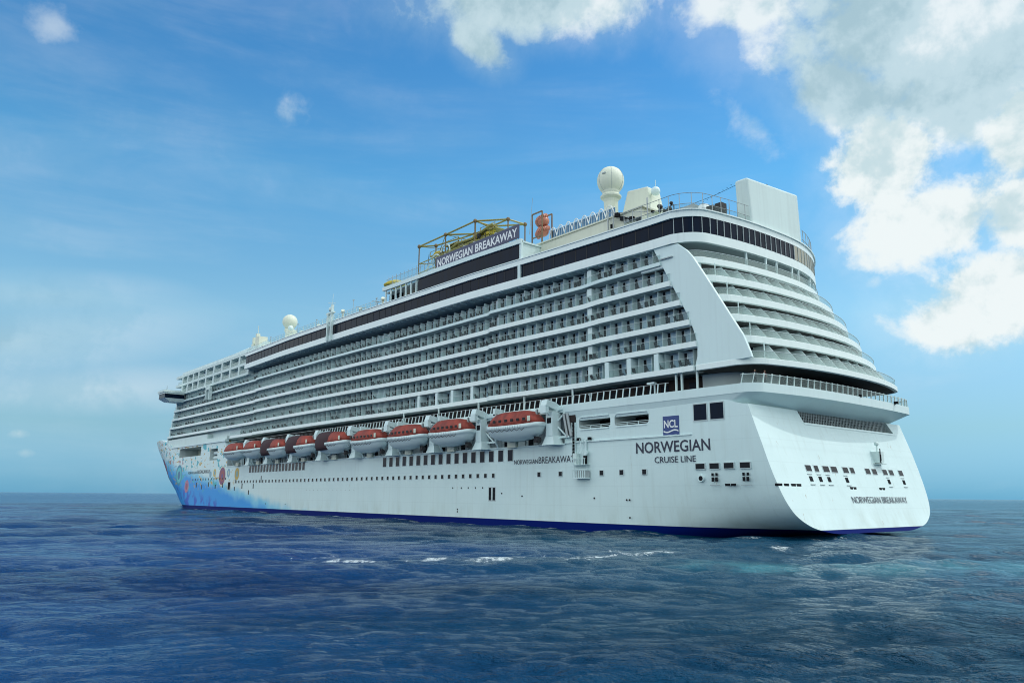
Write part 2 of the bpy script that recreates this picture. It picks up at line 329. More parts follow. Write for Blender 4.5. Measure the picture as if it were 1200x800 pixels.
# ------------------------------------------------------------------ sea
def build_sea():
    ratio = 1.0085; r = [3.0]
    while r[-1] < 420: r.append(r[-1]*ratio)
    while r[-1] < 30000: r.append(r[-1]*1.07)
    r = np.array(r); na = 1000; th = np.linspace(0, 2*np.pi, na, endpoint=False)
    RR, TT = np.meshgrid(r, th, indexing='ij')
    X = CAM[0] + RR*np.cos(TT); Y = CAM[1] + RR*np.sin(TT); Z = np.zeros_like(X)
    sp = np.maximum(np.gradient(r)[:, None]*np.ones_like(RR), RR*2*np.pi/na)
    DX = np.zeros_like(X); DY = np.zeros_like(X)
    wind = math.atan2(-.64, .77) + R(200)
    lam = np.exp(rng.uniform(np.log(.55), np.log(22), 110))
    for l in lam:
        k = 2*np.pi/l; a = wind + rng.normal(0, .62); ph = rng.uniform(0, 6.28)
        amp = .0072*l**.70 * rng.uniform(.6, 1.4)
        att = np.clip((l/sp - 2.2)/2.5, 0, 1)
        q = k*(X*math.cos(a) + Y*math.sin(a)) + ph
        Z += amp*att*np.sin(q); DX -= .8*amp*att*math.cos(a)*np.cos(q); DY -= .8*amp*att*math.sin(a)*np.cos(q)
    # gusts: rougher and calmer patches of water
    g = .75 + .35*np.sin(X*.045+1.3)*np.sin(Y*.06+.4) + .2*np.sin(X*.11-Y*.07)
    far = np.clip(1.4 - RR/900, 0, 1)
    Z *= g*far; X = X+DX*g*far; Y = Y+DY*g*far
    nr = len(r)
    V = np.stack([X, Y, Z], -1).reshape(-1, 3)
    V = np.vstack([V, [[CAM[0], CAM[1], 0]]])
    i = np.arange(nr-1)[:, None]*na; j = np.arange(na)[None, :]; j2 = (j+1) % na
    quads = np.stack([i+j, i+na+j, i+na+j2, i+j2], -1).reshape(-1, 4)
    tri = np.stack([np.full(na, len(V)-1), np.arange(na), (np.arange(na)+1) % na], -1)
    me = bpy.data.meshes.new('sea'); nv = len(V); nq = len(quads); ntz = len(tri)
    me.vertices.add(nv); me.vertices.foreach_set('co', V.ravel())
    me.loops.add(nq*4+ntz*3); me.loops.foreach_set('vertex_index', np.concatenate([quads.ravel(), tri.ravel()]))
    me.polygons.add(nq+ntz)
    me.polygons.foreach_set('loop_start', np.concatenate([np.arange(nq)*4, nq*4+np.arange(ntz)*3]))
    me.polygons.foreach_set('use_smooth', np.ones(nq+ntz, bool))
    me.update(calc_edges=True); me.validate()
    m = bpy.data.materials.new('sea_water'); m.use_nodes = True; t = m.node_tree; n = t.nodes; l = t.links; b = n['Principled BSDF']
    g = n.new('ShaderNodeNewGeometry'); P = g.outputs['Position']
    def nz(scale, det, st=(1, 1, 1), rough=.55, dist=0.0, rz=0.0):
        m0 = n.new('ShaderNodeMapping'); l.new(P, m0.inputs[0]); m0.inputs['Rotation'].default_value = (0, 0, rz)
        mp = n.new('ShaderNodeMapping'); l.new(m0.outputs[0], mp.inputs[0]); mp.inputs['Scale'].default_value = st
        q = n.new('ShaderNodeTexNoise'); q.inputs['Scale'].default_value = scale; q.inputs['Detail'].default_value = det
        q.inputs['Roughness'].default_value = rough; q.inputs['Distortion'].default_value = dist; l.new(mp.outputs[0], q.inputs['Vector']); return q.outputs['Fac']
    def rg(s, a0, a1, lo, hi):
        q = n.new('ShaderNodeMapRange'); q.interpolation_type = 'SMOOTHSTEP'; l.new(s, q.inputs[0])
        for i_, v in enumerate((a0, a1, lo, hi)): q.inputs[i_+1].default_value = v
        return q.outputs[0]
    def mt(op, a, c, clamp=False):
        q = n.new('ShaderNodeMath'); q.operation = op; q.use_clamp = clamp
        for i_, v in enumerate((a, c)):
            if isinstance(v, (int, float)): q.inputs[i_].default_value = v
            else: l.new(v, q.inputs[i_])
        return q.outputs[0]
    rz = .69
    # water colour: open blue water, with greener stirred-up water in long drifts round the ship
    drift = nz(.03, 4, (1.0, .35, 1), .5, .3, rz)
    sx = n.new('ShaderNodeSeparateXYZ'); l.new(P, sx.inputs[0]); px, py = sx.outputs[0], sx.outputs[1]
    near = mt('MULTIPLY', rg(py, 20, 62, 1, 0), rg(py, -60, 0, 0, 1))
    near = mt('MULTIPLY', near, mt('MULTIPLY', rg(px, -40, -10, .55, 1), rg(px, 170, 280, 1, 0)))
    lft = mt('ADD', mt('ADD', mt('MULTIPLY', px, .64), mt('MULTIPLY', py, .77)), mt('MULTIPLY', mt('SUBTRACT', drift, .5), 60))
    green = mt('MAXIMUM', mt('MULTIPLY', near, rg(drift, .35, .6, .5, 1)), rg(lft, 72, 40, 0, 1), True)
    cm = n.new('ShaderNodeMix'); cm.data_type = 'RGBA'; l.new(green, cm.inputs[0])
    cm.inputs[6].default_value = (.002, .038, .145, 1); cm.inputs[7].default_value = (.003, .048, .098, 1)
    # foam: broken streaks along the old wake and at the stem
    def line(ax, ay, bx, by, w):
        dx, dy = bx-ax, by-ay; Ln = math.hypot(dx, dy); dx /= Ln; dy /= Ln
        s_ = mt('ADD', mt('MULTIPLY', mt('SUBTRACT', px, ax), dx), mt('MULTIPLY', mt('SUBTRACT', py, ay), dy))
        e_ = mt('ABSOLUTE', mt('SUBTRACT', mt('MULTIPLY', mt('SUBTRACT', px, ax), -dy), mt('MULTIPLY', mt('SUBTRACT', py, ay), -dx)), 0)
        return mt('MULTIPLY', rg(e_, 0, w, 1, 0), mt('MULTIPLY', rg(s_, -3, 2, 0, 1), rg(s_, Ln-2, Ln+5, 1, 0)))
    wob = nz(.12, 2)
    fl = mt('MAXIMUM', line(10, 74, -3, 55, 8.0), mt('MAXIMUM', line(-1, 50, -6, 22, 5.5), line(-4.5, 56, -1, 50, 6)))
    fl = mt('MAXIMUM', fl, mt('MULTIPLY', line(270, 4, 290, -4, 4), 1.2))
    fl = mt('MAXIMUM', fl, mt('MULTIPLY', line(6, 21, -3, 6, 2.5), .85))
    fn = nz(2.6, 8, (.30, 1, 1), .78, .4, rz)
    foam = rg(mt('ADD', mt('MULTIPLY', fl, .29), fn), .69, .82, 0, .75)
    foam = mt('MULTIPLY', foam, rg(nz(.30, 4, (.55, 1, 1), .6, .4, rz), .50, .60, 0, 1))
    hullwash = mt('MULTIPLY', mt('MULTIPLY', rg(mt('ABSOLUTE', mt('SUBTRACT', py, 20.6), 0), 0, 1.1, 1, 0), rg(px, 3, 12, 0, 1)), mt('MULTIPLY', rg(px, 205, 225, 1, 0), rg(nz(.8, 5, (1, .5, 1), .7, 0, rz), .48, .62, 0, .6)))
    foam = mt('MAXIMUM', foam, hullwash)
    caps = mt('MULTIPLY', rg(mt('ADD', nz(.5, 6, (1, .5, 1), .7, .3, rz), mt('MULTIPLY', nz(.05, 2), .35)), .95, .99, 0, 1), .8)
    fm = mt('MAXIMUM', foam, caps, True)
    fc = n.new('ShaderNodeMix'); fc.data_type = 'RGBA'; l.new(fm, fc.inputs[0]); refl_band = mt('MULTIPLY', mt('MAXIMUM', line(-12, 55, -36, 22, 7.0), line(-36, 22, -60, -10, 8.0)), rg(nz(.16, 5, (.5, 1, 1), .6, .4, rz), .36, .58, .15, 1))  # pale band: bright sky reflection painted into the water colour
    ck = n.new('ShaderNodeMix'); ck.data_type = 'RGBA'; l.new(refl_band, ck.inputs[0]); l.new(cm.outputs[2], ck.inputs[6]); ck.inputs[7].default_value = (.035, .17, .22, 1)
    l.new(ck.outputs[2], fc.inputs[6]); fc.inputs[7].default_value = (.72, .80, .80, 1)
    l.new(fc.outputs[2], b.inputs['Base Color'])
    b.inputs['IOR'].default_value = 1.333; b.inputs['Specular IOR Level'].default_value = .08
    # wind ripples; slicks where the surface lies smoother
    slick = rg(nz(.05, 4, (1, .22, 1), .55, .4, rz), .38, .62, 1, .5)
    r1 = nz(3.0, 5, (1, .7, 1), .66, .15, rz-.12); r2 = nz(.9, 4, (1, .5, 1), .62, .25, rz+.2)
    bp = n.new('ShaderNodeBump'); bp.inputs['Distance'].default_value = .9; l.new(r1, bp.inputs['Height']); l.new(mt('MULTIPLY', slick, .8), bp.inputs['Strength'])
    bp2 = n.new('ShaderNodeBump'); bp2.inputs['Distance'].default_value = 2.3; l.new(r2, bp2.inputs['Height']); l.new(mt('MULTIPLY', slick, .7), bp2.inputs['Strength'])
    l.new(bp2.outputs[0], bp.inputs['Normal']); l.new(bp.outputs[0], b.inputs['Normal'])
    l.new(mt('MAXIMUM', mt('MULTIPLY', fm, .8), rg(slick, .35, 1, .05, .09)), b.inputs['Roughness'])
    me.materials.append(m)
    o = link('sea', me); o['kind'] = 'structure'
build_sea()

# ================================================================== the ship
ship = thing('cruise_ship', 'huge white cruise ship with rows of balconies and painted bow, on dark blue water', 'cruise ship')

# ---- hull ------------------------------------------------------------------
XT = lambda z: np.interp(z, [-6, .5, 1.2, 2.7, 8, 11, 15.5, 17], [.4, .6, .8, 1.3, 2.9, 3.8, 5.3, 5.8])
X1 = lambda z: np.interp(z, [0, 2, 5.5, 9.8, 16.2, 22, 24], [203, 207, 211.5, 220, 226, 233.5, 233.5])
XS = lambda z: np.interp(z, [-6, 0, 2, 5.5, 9.8, 16.2, 22, 24], [268, 277, 281, 288, 297, 308, 316, 318])
def half_bow(x, z):
    zz = max(z, 0); x1, xs = X1(zz), XS(z); t = min(1, max(0, (x-x1)/(xs-x1))); w = .45*zz/24
    return 20*(w*(1-t**2.3) + (1-w)*(.5+.5*math.cos(math.pi*t)))
def build_hull():
    T = [(0, .5), (5, .5), (9.8, .52), (13.4, .95), (15.8, 1.55), (17.9, 2.7), (19.1, 4.4), (19.7, 6.6), (19.95, 8.6), (20.05, 10.6), (20.1, 12.3), (20.1, 13.6), (20.1, 15.5)]
    Mi = [(0, -6), (8, -6), (15, -6), (18, -5.4), (19.4, -4), (20, -2), (20, 1.0), (20, 4.0), (20, 7.0), (20, 10.0), (20, 12.3), (20, 14.4), (20, 16.85)]
    def up(P, k=4):                              # Catmull-Rom
        P = np.array(P, float); out = []
        for i in range(len(P)-1):
            p0, p1, p2, p3 = P[max(i-1, 0)], P[i], P[i+1], P[min(i+2, len(P)-1)]
            for q in range(k):
                t = q/k
                out.append(.5*((2*p1) + (-p0+p2)*t + (2*p0-5*p1+4*p2-p3)*t*t + (-p0+3*p1-3*p2+p3)*t**3))
        out.append(P[-1]); return np.array(out)
    T, Mi = up(T), up(Mi); nj = len(T)
    ztop = lambda X: 16.85 + sstep(176.5, 177.5, X)*3.3 + sstep(224, 240, X)*3.2 + sstep(240, 318, X)*.9
    st = [('s', X) for X in (0, .6, 1.5, 3, 4.5, 6, 8, 10, 13, 16, 20, 25, 30, 36, 40)] + [('m', a) for a in np.linspace(.03, .97, 60)] + [('b', a) for a in np.linspace(0, 1, 46)]
    rows = []
    for kind, a in st:
        row = []
        for j in range(nj):
            if kind == 's':
                s = sstep(0, 36, a); s2 = sstep(0, 6, a)
                yb, z = lerp(T[j], Mi[j], s)
                if Mi[j][1] > 12.3: z = lerp(T[j][1], Mi[j][1], s2)
                x = a + XT(z)*(1-a/40)
            else:
                z0 = Mi[j][1]
                if kind == 'm': x = lerp(40, X1(max(z0, 0)), a); zt = ztop(x)
                else:
                    x = lerp(X1(max(z0, 0)), XS(z0), a); zt = ztop(x)
                z = z0 if z0 <= 12.3 else 12.3 + (z0-12.3)/(16.85-12.3)*(zt-12.3)
                yb = Mi[j][0]
                if kind == 'b':
                    x = lerp(X1(max(z, 0)), XS(z), a); yb *= max(half_bow(x, z)/20, .004)
            row.append((x, yb, z))
        rows.append(row)
    V, F = [], []
    n2 = 2*nj
    for row in rows: V += row + [(x, -y, z) for x, y, z in row[::-1]]
    for i in range(len(rows)-1):
        for j in range(n2):
            j2 = (j+1) % n2
            F.append((i*n2+j, i*n2+j2, (i+1)*n2+j2, (i+1)*n2+j))
    for i, fl in ((0, False), (len(rows)-1, True)):
        for j in range(nj-1):
            q = (i*n2+j, i*n2+j+1, i*n2+n2-2-j, i*n2+n2-1-j); F.append(q[::-1] if fl else q)
    mb = MB(); mb.add(V, F)
    me = mb.mesh('hull', [])
    import bmesh
    b = bmesh.new(); b.from_mesh(me); bmesh.ops.remove_doubles(b, verts=b.verts, dist=.0008); bmesh.ops.recalc_face_normals(b, faces=b.faces); b.to_mesh(me); b.free()
    # paint
    m = bpy.data.materials.new('hull_paint'); m.use_nodes = True; t = m.node_tree; n = t.nodes; l = t.links; bs = n['Principled BSDF']
    co = n.new('ShaderNodeTexCoord'); P = co.outputs['Object']; sx = n.new('ShaderNodeSeparateXYZ'); l.new(P, sx.inputs[0]); X, Y, Z = sx.outputs
    def mt(op, a, c=0.0, clamp=False):
        q = n.new('ShaderNodeMath'); q.operation = op; q.use_clamp = clamp
        for i_, v in enumerate((a, c)):
            if isinstance(v, (int, float)): q.inputs[i_].default_value = v
            else: l.new(v, q.inputs[i_])
        return q.outputs[0]
    def rg(s, a0, a1, lo=0, hi=1):
        q = n.new('ShaderNodeMapRange'); q.interpolation_type = 'SMOOTHSTEP'; l.new(s, q.inputs[0])
        for i_, v in enumerate((a0, a1, lo, hi)): q.inputs[i_+1].default_value = v
        return q.outputs[0]
    def nz(scale, det, st_=(1, 1, 1), rough=.55):
        mp = n.new('ShaderNodeMapping'); l.new(P, mp.inputs[0]); mp.inputs['Scale'].default_value = st_
        q = n.new('ShaderNodeTexNoise'); q.inputs['Scale'].default_value = scale; q.inputs['Detail'].default_value = det; q.inputs['Roughness'].default_value = rough
        l.new(mp.outputs[0], q.inputs['Vector']); return q.outputs['Fac']
    def mixc(f, a, c):
        q = n.new('ShaderNodeMix'); q.data_type = 'RGBA'; l.new(f, q.inputs[0])
        for i_, v in ((6, a), (7, c)):
            if isinstance(v, tuple): q.inputs[i_].default_value = (*v, 1)
            else: l.new(v, q.inputs[i_])
        return q.outputs[2]
    # dirt: faint plate shading, vertical runs, a yellowed foot
    run = rg(nz(1.3, 4, (1, 1, .05)), .5, .75); pl = nz(.16, 5, (1, 1, .5))
    c = mixc(mt('MULTIPLY', run, .24), WHT, (.46, .56, .53)); c = mixc(rg(pl, .35, .7, 0, .22), c, (.50, .65, .66))
    c = mixc(mt('MULTIPLY', rg(Z, 1.1, 4.5, 1, 0), rg(nz(.35, 5, (1, 1, .3)), .42, .7, 0, .35)), c, (.42, .50, .44))
    def seam(v, step, off):
        q = mt('FRACT', mt('DIVIDE', mt('ADD', v, off), step)); d = mt('MULTIPLY', mt('ABSOLUTE', mt('SUBTRACT', q, .5)), step)
        return rg(d, 0, .10, 1, 0)
    c = mixc(mt('MULTIPLY', mt('MAXIMUM', seam(Z, 2.7, .7), mt('MULTIPLY', seam(X, 11.3, 2), .7)), .11), c, (.36, .46, .46))
    rust = mt('MULTIPLY', rg(nz(2.3, 5, (1, 1, .12)), .66, .74), rg(nz(.09, 2), .47, .6)); c = mixc(mt('MULTIPLY', rust, .55), c, (.30, .20, .11))
    # bow livery: blue sweep running up towards the stem, with discs and splashes
    edge = mt('SUBTRACT', mt('ADD', mt('MULTIPLY', mt('SUBTRACT', X, 136), .135), mt('MULTIPLY', nz(.12, 3), 6)), Z)
    c = mixc(rg(edge, .0, 2.4, 0, .9), c, (.16, .54, .76)); c = mixc(rg(edge, 1.8, 4.6), c, (.004, .28, .72)); c = mixc(mt('MULTIPLY', rg(edge, 6, 9), rg(nz(.3, 3), .45, .6)), c, (.015, .10, .52))
    clr = mt('SUBTRACT', 1, mt('MULTIPLY', mt('MULTIPLY', rg(X, 186, 188), rg(X, 211, 213, 1, 0)), mt('MULTIPLY', rg(Z, 9.9, 10.2), rg(Z, 12.2, 12.6, 1, 0))))
    sp = rg(nz(.5, 2, (1, 1, 1.4)), .60, .63); c = mixc(mt('MULTIPLY', sp, mt('MULTIPLY', rg(X, 160, 180), mt('MULTIPLY', rg(Z, 5, 8), clr))), c, (.52, .36, .10))
    sp2 = rg(nz(.62, 2, (1.2, 1, 1)), .60, .63); c = mixc(mt('MULTIPLY', sp2, mt('MULTIPLY', rg(X, 200, 225), rg(Z, 10, 15))), c, (.34, .14, .18))
    def disc(c, x, z, r, rings, kx=1.0):
        dx = mt('MULTIPLY', mt('SUBTRACT', X, x), kx); dz = mt('SUBTRACT', Z, z)
        d = mt('SQRT', mt('ADD', mt('MULTIPLY', dx, dx), mt('MULTIPLY', dz, dz)))
        for k, col in rings: c = mixc(rg(d, r*k-.08, r*k+.08, 1, 0), c, col)
        return c
    sp3 = rg(nz(.42, 2, (.9, 1, 1.2)), .60, .63); c = mixc(mt('MULTIPLY', sp3, mt('MULTIPLY', rg(X, 165, 185), mt('MULTIPLY', rg(Z, 4, 7), clr))), c, (.05, .42, .50))
    c = disc(c, 219.5, 10.4, 3.4, [(1, (.04, .26, .38)), (.74, (.10, .48, .52)), (.4, (.03, .16, .30))])
    c = disc(c, 179, 9.6, 2.9, [(1, (.60, .62, .50)), (.86, (.20, .05, .13)), (.55, (.30, .06, .06)), (.25, (.12, .06, .20))])
    c = disc(c, 167.5, 10.0, 1.7, [(1, (.50, .34, .06)), (.5, (.22, .34, .30))])
    c = disc(c, 185.5, 10.6, 1.2, [(1, (.55, .42, .12)), (.5, (.18, .36, .44))])
    c = disc(c, 189, 10.2, 1.0, [(1, (.22, .40, .50))])
    c = disc(c, 174, 10.4, 1.2, [(1, (.20, .36, .46)), (.5, (.5, .55, .45))])
    c = disc(c, 210.5, 6.8, 2.0, [(1, (.42, .16, .26)), (.5, (.30, .08, .12))])
    c = disc(c, 247, 7.5, 9.0, [(1, (.17, .02, .04)), (.62, (.30, .03, .05))])
    c = mixc(rg(Z, .97, 1.03, 1, 0), c, (.002, .012, .13))                      # boot top
    l.new(c, bs.inputs['Base Color']); bs.inputs['Roughness'].default_value = .42; l.new(rg(Z, .95, 1.05, .02, .3), bs.inputs['Specular IOR Level'])
    # plate seams and slight buckling
    wv = nz(.55, 3, (1, 1, 1)); sm = nz(9, 2, (.02, .02, 1)); bp = n.new('ShaderNodeBump'); bp.inputs['Strength'].default_value = .12; bp.inputs['Distance'].default_value = .25
    l.new(wv, bp.inputs['Height']); l.new(bp.outputs[0], bs.inputs['Normal'])
    M['hull'] = m; M['inner'] = mat('recess_paint', (.50, .58, .57), .6, var=.1)
    me.materials.append(m); me.materials.append(M['inner'])
    me.polygons.foreach_set('use_smooth', [True]*len(me.polygons))
    o = link('hull', me, ship)
    # openings cut through the shell
    def rbox_y(x0, x1, z0, z1, y0, y1, r, slant=0.0):
        p = []
        for cx, cz, a0 in ((x1-r, z1-r, 0), (x0+r, z1-r, 90), (x0+r, z0+r, 180), (x1-r, z0+r, 270)):
            for q in range(5):
                a = R(a0+q*22.5); p.append((cx+r*math.cos(a), cz+r*math.sin(a)))
        return MB().xzprism(p, y0, y1)
    cuts = [MB().box(36.4, 175.8, 16.3, 22, 12.3, 18), rbox_y(27.2, 33.4, 14.2, 15.75, 15.5, 22, .45), rbox_y(20.3, 26.4, 14.2, 15.75, 15.5, 22, .45),
            MB().box(199.5, 221, 14, 22, 16.2, 19.0), MB().box(184.5, 191, 16.5, 22, 14.4, 17.8)]
    # slanted mooring slot in the transom
    cuts.append(MB().hexa([(1, -16.6, 14.0), (9, -16.6, 14.0), (9, 8.6, 14.0), (1, 8.6, 14.0), (1, -15.6, 15.55), (9, -15.6, 15.55), (9, 9.2, 15.55), (1, 9.2, 15.55)]))
    for q in cuts:
        import bmesh
        cm = q.mesh('cut', []); b = bmesh.new(); b.from_mesh(cm); bmesh.ops.recalc_face_normals(b, faces=b.faces); b.to_mesh(cm); b.free()
        cm.materials.append(M['inner'])
        co_ = bpy.data.objects.new('cut', cm); COL.objects.link(co_)
        md = o.modifiers.new('cut', 'BOOLEAN'); md.operation = 'DIFFERENCE'; md.object = co_; md.solver = 'EXACT'
        try: md.material_mode = 'TRANSFER'
        except Exception: pass
        bpy.context.view_layer.update()
        nm = bpy.data.meshes.new_from_object(o.evaluated_get(bpy.context.evaluated_depsgraph_get()))
        o.modifiers.remove(md); o.data = nm; bpy.data.objects.remove(co_)
    o.data.polygons.foreach_set('use_smooth', [True]*len(o.data.polygons))
    if hasattr(o.data, 'set_sharp_from_angle'): o.data.set_sharp_from_angle(angle=R(24))
    return o
hull = build_hull()
def yside(x, z=8): return 20.0 if x > 30 else 20.06

# windows in the hull side
pw = MB().box(-.42, .42, -.01, .035, -.40, .40, 0).box(-.33, .33, .035, .045, -.32, .32, 1)
spots = [(x, 20.02, 7.85, 0) for x in np.arange(53.2, 168, 2.08)] + [(x, 20.05, 7.85, 0) for x in (21.3, 25.3, 29.0, 32.9, 37.3, 42.0)]
repeat('porthole', pw, ['frame', 'portglass'], spots, hull)
tw = MB().box(-.70, .70, -.01, .03, -.96, .96, 0).box(-.60, .60, .03, .042, -.88, .88, 1)
repeat('hull_window', tw, ['frame', 'navyglass'], [(x, 20.02, 10.95, 0) for x in np.linspace(48.9, 87.9, 17)] + [(x, 20.02, 11.1, 0) for x in np.linspace(125, 158, 18)], hull)
for x0, x1 in ((8.5, 10.65), (10.95, 13.1)):
    o = obj('deck_window', MB().box(x0, x1, 20.0, 20.16, 13.85, 16.1, 0), 'frame', hull)
    obj('pane', MB().box(x0+.14, x1-.14, 20.17, 20.19, 14.0, 15.96, 0), 'navyglass', hull).parent = hull
o = obj('shell_door', MB().box(52.5, 54.5, 20, 20.03, 3.7, 6.1, 0).box(52.7, 54.3, 20.03, 20.05, 3.9, 5.9, 1).box(53.3, 53.7, 20.05, 20.07, 3.9, 5.9, 0), ['frame', 'dark'], hull)
obj('shell_door', MB().box(171.5, 174.0, 20, 20.05, 5.6, 8.0, 0).box(172, 173.6, 20.05, 20.07, 5.8, 7.8, 1), ['frame', 'dark'], hull)
# aft ventilation windows low on the side, and the bollard recesses under them
for i, xc in enumerate((12.4, 10.35, 8.3, 6.1)):
    obj('vent_window', MB().box(xc-.75, xc+.75, 19.9, 20.10, 7.95, 8.75, 0).box(xc-.66, xc+.66, 20.1, 20.115, 8.03, 8.67, 1), ['frame', 'portglass'], hull)
for xc in (10.4, 6.1):
    obj('mooring_bitt', MB().box(xc-.7, xc+.7, 20, 20.07, 6.05, 6.12, 0).box(xc-.42, xc-.1, 20, 20.09, 6.5, 7.0, 1).box(xc+.1, xc+.42, 20, 20.09, 6.5, 7.0, 1).box(xc-.42, xc-.15, 20, 20.09, 7.15, 7.5, 1).box(xc+.15, xc+.42, 20, 20.09, 7.15, 7.5, 1), ['grey', 'dark'], hull)
obj('hawse_pipe', MB().cyl((12.4, 19.9, 6.9), (12.4, 20.14, 6.9), .5, .42, 14, 0).cyl((12.35, 20.14, 6.9), (12.35, 20.16, 6.9), .3, .3, 12, 1), ['white', 'dark'], hull)
for xc in (8.6, 7.8): obj('scupper', MB().box(xc-.33, xc+.33, 20, 20.09, 5.95, 6.25), 'dark', hull)
# small marks and draught outlets low on the side
for x, z in ((62, 5.9), (60, 5.9), (58, 5.9), (56, 5.9), (64.5, 5.9), (63, 2.3), (63, 1.9), (24.5, 4.2), (24.0, 4.2), (30.5, 4.4), (24, 1.9), (146, 2.2), (134, 2.2), (51, 5.0), (46, 4.6)):
    obj('outlet', MB().cyl((x, 20, z), (x, 20.06, z), .13, .13, 8), 'dark', hull)
for x in np.arange(100, 124, 1.9): obj('outlet', MB().cyl((x, 20, 5.6), (x, 20.04, 5.6), .1, .1, 6), 'grey', hull)
for i, (x, z, a, b) in enumerate(((168, 8.0, .3, .5), (168.5, 6.0, .25, .5), (178, 7, .3, .7), (184, 6.6, .3, .6), (190, 7.3, .3, .7), (196, 6.6, .3, .7), (201, 7.2, .3, .7), (163, 6.7, .3, .7), (158, 5, .25, .6), (155, 6.6, .25, .6), (150, 8.4, .2, .8))):
    obj('bow_port', MB().box(x-a, x+a, 20, 20.05, z-b, z+b), 'portglass', hull)
for x in np.arange(176, 206, 2.4): obj('bow_port', MB().box(x-.28, x+.28, 20, 20.05, 8.55, 9.15), 'portglass', hull)
# rail grilles inside the two big side openings and dark space behind
for x0, x1 in ((27.2, 33.4), (20.3, 26.4)):
    obj('opening_rail', MB().box(x0, x1, 19.7, 19.78, 14.62, 14.68).box(x0, x1, 19.7, 19.78, 14.4, 14.45).box(x0+2, x0+2.1, 19.7, 19.78, 14.2, 14.68).box(x0+4, x0+4.1, 19.7, 19.78, 14.2, 14.68), 'white', hull)
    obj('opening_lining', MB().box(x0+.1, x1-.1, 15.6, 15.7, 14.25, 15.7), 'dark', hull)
    obj('opening_coaming', MB().box(x0+.3, x1-.3, 20.04, 20.14, 13.98, 14.14).box(x0+.3, x1-.3, 20.04, 20.14, 15.80, 15.94), 'white', hull)
obj('rubbing_strake', MB().box(13.5, 36.2, 20.02, 20.22, 12.25, 12.42), 'white', hull)
obj('rubbing_strake', MB().box(36.2, 176, 20.0, 20.16, 12.12, 12.28), 'white', hull)
# transom
def tx(z): return float(XT(z))
for y0, y1 in ((12.3, 10.9), (10.3, 9.2), (8.2, 6.6), (6.2, 4.6), (3.2, 1.7), (1.3, .1), (-2.9, -4.3), (-4.8, -6.2), (-7.9, -9.3), (-9.8, -11.2), (-12.8, -14.2)):
    z0, z1 = 7.75, 8.6
    p = lambda d, ya, yb, za, zb: [(tx(za)-d, ya, za), (tx(za)+.2, ya, za), (tx(za)+.2, yb, za), (tx(za)-d, yb, za), (tx(zb)-d, ya, zb), (tx(zb)+.2, ya, zb), (tx(zb)+.2, yb, zb), (tx(zb)-d, yb, zb)]
    obj('transom_window', MB().hexa(p(.04, y1, y0, z0, z1), 0).hexa(p(.055, y1+.08, y0-.08, z0+.08, z1-.08), 1), ['frame', 'portglass'], hull)
for y in (11.8, 9.6, 7.5, 3.0, -8.8, -13.4):
    obj('mooring_bitt', MB().hexa(p(.06, y-.34, y-.06, 6.6, 7.2), 1).hexa(p(.06, y+.06, y+.34, 6.6, 7.2), 1).hexa(p(.07, y-.5, y+.5, 7.42, 7.5), 0).hexa(p(.10, y-.55, y+.55, 6.2, 6.27), 0), ['grey', 'dark'], hull)
for y in (19.2, 17.8, 16.3, 15.1): obj('scupper', MB().box(tx(6.1)-.05, tx(6.1)+.3, y-.48, y+.48, 5.95, 6.25), 'dark', hull)
for y in (2.6, 1.7, -5.4, -6.3): obj('scupper', MB().box(tx(5.9)-.05, tx(5.9)+.3, y-.33, y+.33, 5.75, 6.05), 'dark', hull)
b_ = MB(); zs = np.linspace(14.05, 15.5, 9)
for y in np.arange(-16, 9, .42): b_.box(tx(14.7)+.55, tx(14.7)+.62, y, y+.09, 13.9, 15.7)
for z in zs[::2]: b_.box(tx(14.7)+.62, tx(14.7)+.68, -16.4, 9, z, z+.06)
obj('slot_grille', b_, 'grey', hull)
obj('slot_lining', MB().box(8.6, 8.8, -16.5, 9, 13.9, 15.6), 'dark', hull)
obj('slot_frame', MB().hexa([(tx(13.8)-.09, -17.0, 13.72), (tx(13.8)+.2, -17.0, 13.72), (tx(13.8)+.2, 8.7, 13.72), (tx(13.8)-.09, 8.7, 13.72), (tx(13.95)-.09, -16.9, 13.95), (tx(13.95)+.2, -16.9, 13.95), (tx(13.95)+.2, 8.65, 13.95), (tx(13.95)-.09, 8.65, 13.95)]), 'white', hull)
q = MB().box(tx(10)-1.0, tx(10)+.3, -8.4, -6.2, 9.2, 9.32).box(tx(10)-.9, tx(10)+.3, -8.0, -6.6, 9.4, 10.9, 0).box(tx(10)-1.0, tx(10)-.92, -6.9, -6.75, 9.3, 11.3, 1).box(tx(10)-.92, tx(10)-.9, -7.2, -6.95, 9.7, 10.5, 1).cyl((tx(11)-.6, -7.4, 10.9), (tx(11)-.6, -7.4, 12.0), .12, n=8).ball((tx(11)-.6, -7.4, 12.0), .3)
obj('stern_lamp_box', q, ['white2', 'dark'], hull)
rk = math.atan2(tx(5.2)-tx(3.6), 1.6)
TR_TXT = Matrix.Translation((0, 0, 0)) @ Matrix(((0, math.sin(rk), -math.cos(rk), 0), (-1, 0, 0, 0), (0, math.cos(rk), math.sin(rk), 0), (0, 0, 0, 1)))
text('transom_lettering', 'NORWEGIAN BREAKAWAY', 1.25, 'ink', hull, (tx(4.05)-.06, 3.6, 4.05), TR_TXT, width=15.6, bold=-.004)
